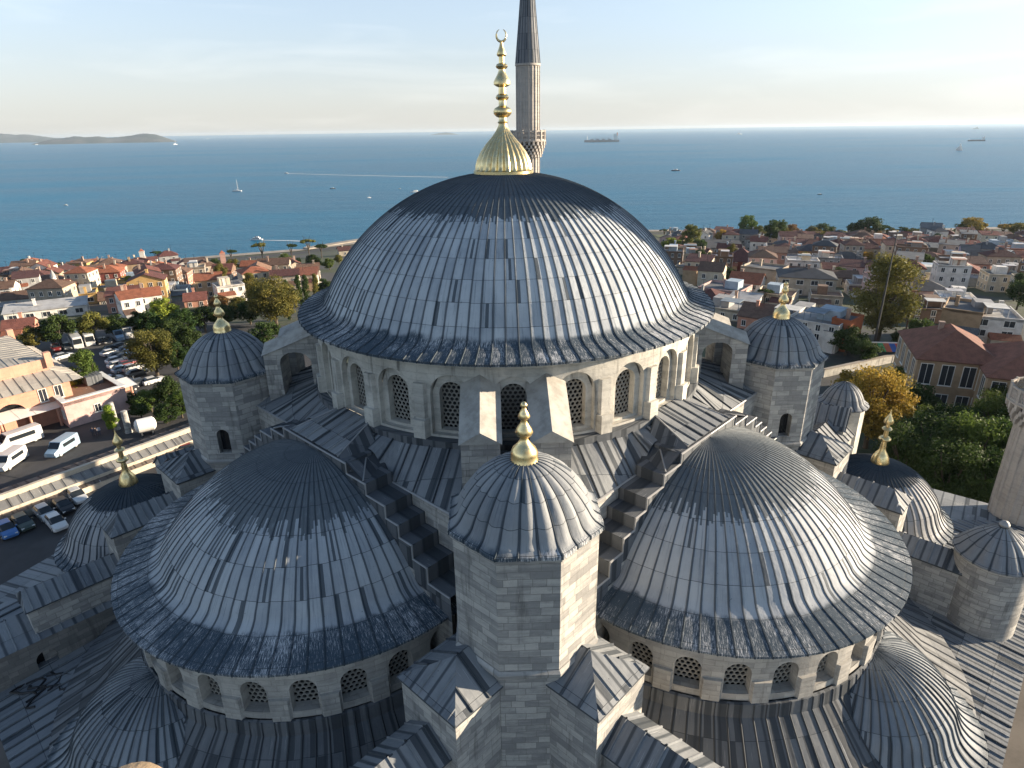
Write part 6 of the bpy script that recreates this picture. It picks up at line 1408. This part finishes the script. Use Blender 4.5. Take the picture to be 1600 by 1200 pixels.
def wake(pts, w0, w1):
    mb = MB(); P = [sea_at(*p) for p in pts]; n = len(P); rows = []
    for i, p in enumerate(P):
        t = (P[min(i + 1, n - 1)] - P[max(i - 1, 0)]).normalized(); s_ = Vector((-t.y, t.x, 0)) * (w0 + (w1 - w0) * i / (n - 1)); rows.append([p - s_ + Vector((0, 0, .12)), p + s_ + Vector((0, 0, .12))])
    mb.grid(rows, [[(0, 0), (1, 0)] for _ in rows]); tag(mb.build('wake', MT['foam']), kind='stuff')
boat(940, 222, 54, 178, 'tanker', 'long cargo ship with stern bridge near the horizon', 'hull_rust', 'ship', 'cargo_ship')
boat(1498, 235, 9, 70, 'ship', 'white passenger ship seen bow on at right', 'hull_white', 'ship', 'passenger_ship')
boat(1525, 220.5, 26, 175, 'tanker', 'dark cargo ship behind the white passenger ship', 'hull_dark', 'ship', 'cargo_ship')
boat(1524, 201.8, 12, 175, 'ship', 'tiny pale ship on the right horizon', 'hull_white', 'ship', 'passenger_ship')
boat(1155, 210, 9, 10, 'motor', 'small white boat under the horizon right of the minaret')
boat(371, 299, 15, -8, 'sail', 'white sailing boat with bare mast on the left sea', cat='sailboat', name='sailing_boat')
boat(447, 271, 7, 172, 'motor', 'white speedboat at the head of a long wake')
boat(402, 375, 19, -6, 'ferry', 'small white ferry close to the left shore', cat='ferry', name='ferry_boat')
boat(103, 321, 8, -20, 'motor', 'small white boat alone on the far left water'); boat(520, 295, 9, 5, 'motor', 'dark little boat left of the dome top', 'hull_dark'); boat(1056, 267, 14, 3, 'motor', 'dark low boat right of the minaret', 'hull_dark'); boat(1281, 304, 8, 4, 'motor', 'dark small boat offshore from the right park', 'hull_dark')
boat(168, 223.5, 6, 10, 'motor', 'white boat in front of the islands'); boat(274, 226, 4, 60, 'sail', 'tiny sailboat right of the islands', cat='sailboat', name='sailing_boat'); boat(650, 300.5, 16, 14, 'motor', 'white motor boat touching the dome outline'); boat(624, 295, 5, 4, 'motor', 'tiny white boat just left of the dome outline'); boat(577, 309, 5, 30, 'sail', 'tiny sailboat left of the great dome', cat='sailboat', name='sailing_boat'); boat(57, 226, 3, 40, 'sail', 'very small sailboat below the left island', cat='sailboat', name='sailing_boat'); boat(325, 217, 3, 30, 'sail', 'very small sailboat at the island tip', cat='sailboat', name='sailing_boat'); boat(481, 386, 9, 20, 'motor', 'small boat moored inside the breakwater'); boat(520, 386, 13, 12, 'motor', 'blue and white boat moored behind the breakwater')
wake([(451, 271), (480, 272), (530, 273.5), (580, 274.5), (640, 276), (700, 277)], 2.5, 4.); wake([(412, 375.5), (440, 376), (475, 377)], .8, 1.6)

# rounded stone post of the balcony the camera stands on
pp = thing('balcony_post', 'blurred brown stone post head at the bottom left edge', 'post', (-2.14, -42.32, 40.87))
v = MB(); v.lathe([(.12, 0), (.12, 2.6), (.15, 2.65), (.15, 2.75), (.1, 2.8), (.14, 2.88), (.155, 2.95), (.12, 3.03), (.02, 3.07)], 24); rel(v, 'post', MT['post'] if 'post' in MT else MT.setdefault('post', plain_mat('brown_stone', (.36, .26, .16), .8, 0, .4, 6, bump=.3)), pp)
v = MB(); v.lathe([(.02, 0), (1.4, .02), (1.4, -.3), (.02, -.3)], 24, (.2, -1.0, 0)); rel(v, 'ledge', MT['stone'], pp)

# ------------------------------------------------------------------ HAZE
hz_ = MB(); hz_.box((0, 7000, 20), (34000, 26000, 130)); hm_ = bpy.data.materials.new('haze'); hm_.use_nodes = True; ht = hm_.node_tree; ht.nodes.clear()
pv = ht.nodes.new('ShaderNodeVolumePrincipled'); pv.inputs['Color'].default_value = (.7, .85, 1, 1); pv.inputs['Density'].default_value = .000036; pv.inputs['Anisotropy'].default_value = .2
ho = ht.nodes.new('ShaderNodeOutputMaterial'); ht.links.new(pv.outputs[0], ho.inputs['Volume'])
tag(hz_.build('haze', hm_), kind='stuff')

# ------------------------------------------------------------------ telling look-alikes apart
ORD = ['first', 'second', 'third', 'fourth', 'fifth', 'sixth', 'seventh', 'eighth', 'ninth', 'tenth', 'eleventh', 'twelfth']
bpy.context.view_layer.update()
by = {}
for o in THINGS: by.setdefault(o['label'], []).append(o)
for lab, os_ in by.items():
    if len(os_) < 2: continue
    os_.sort(key=lambda o: pix(o.matrix_world.translation)[0])
    n = len(os_)
    for i, o in enumerate(os_):
        o['label'] = lab + ', ' + ('leftmost' if i == 0 else 'rightmost' if i == n - 1 else '%s from left' % ORD[min(i, 11)])
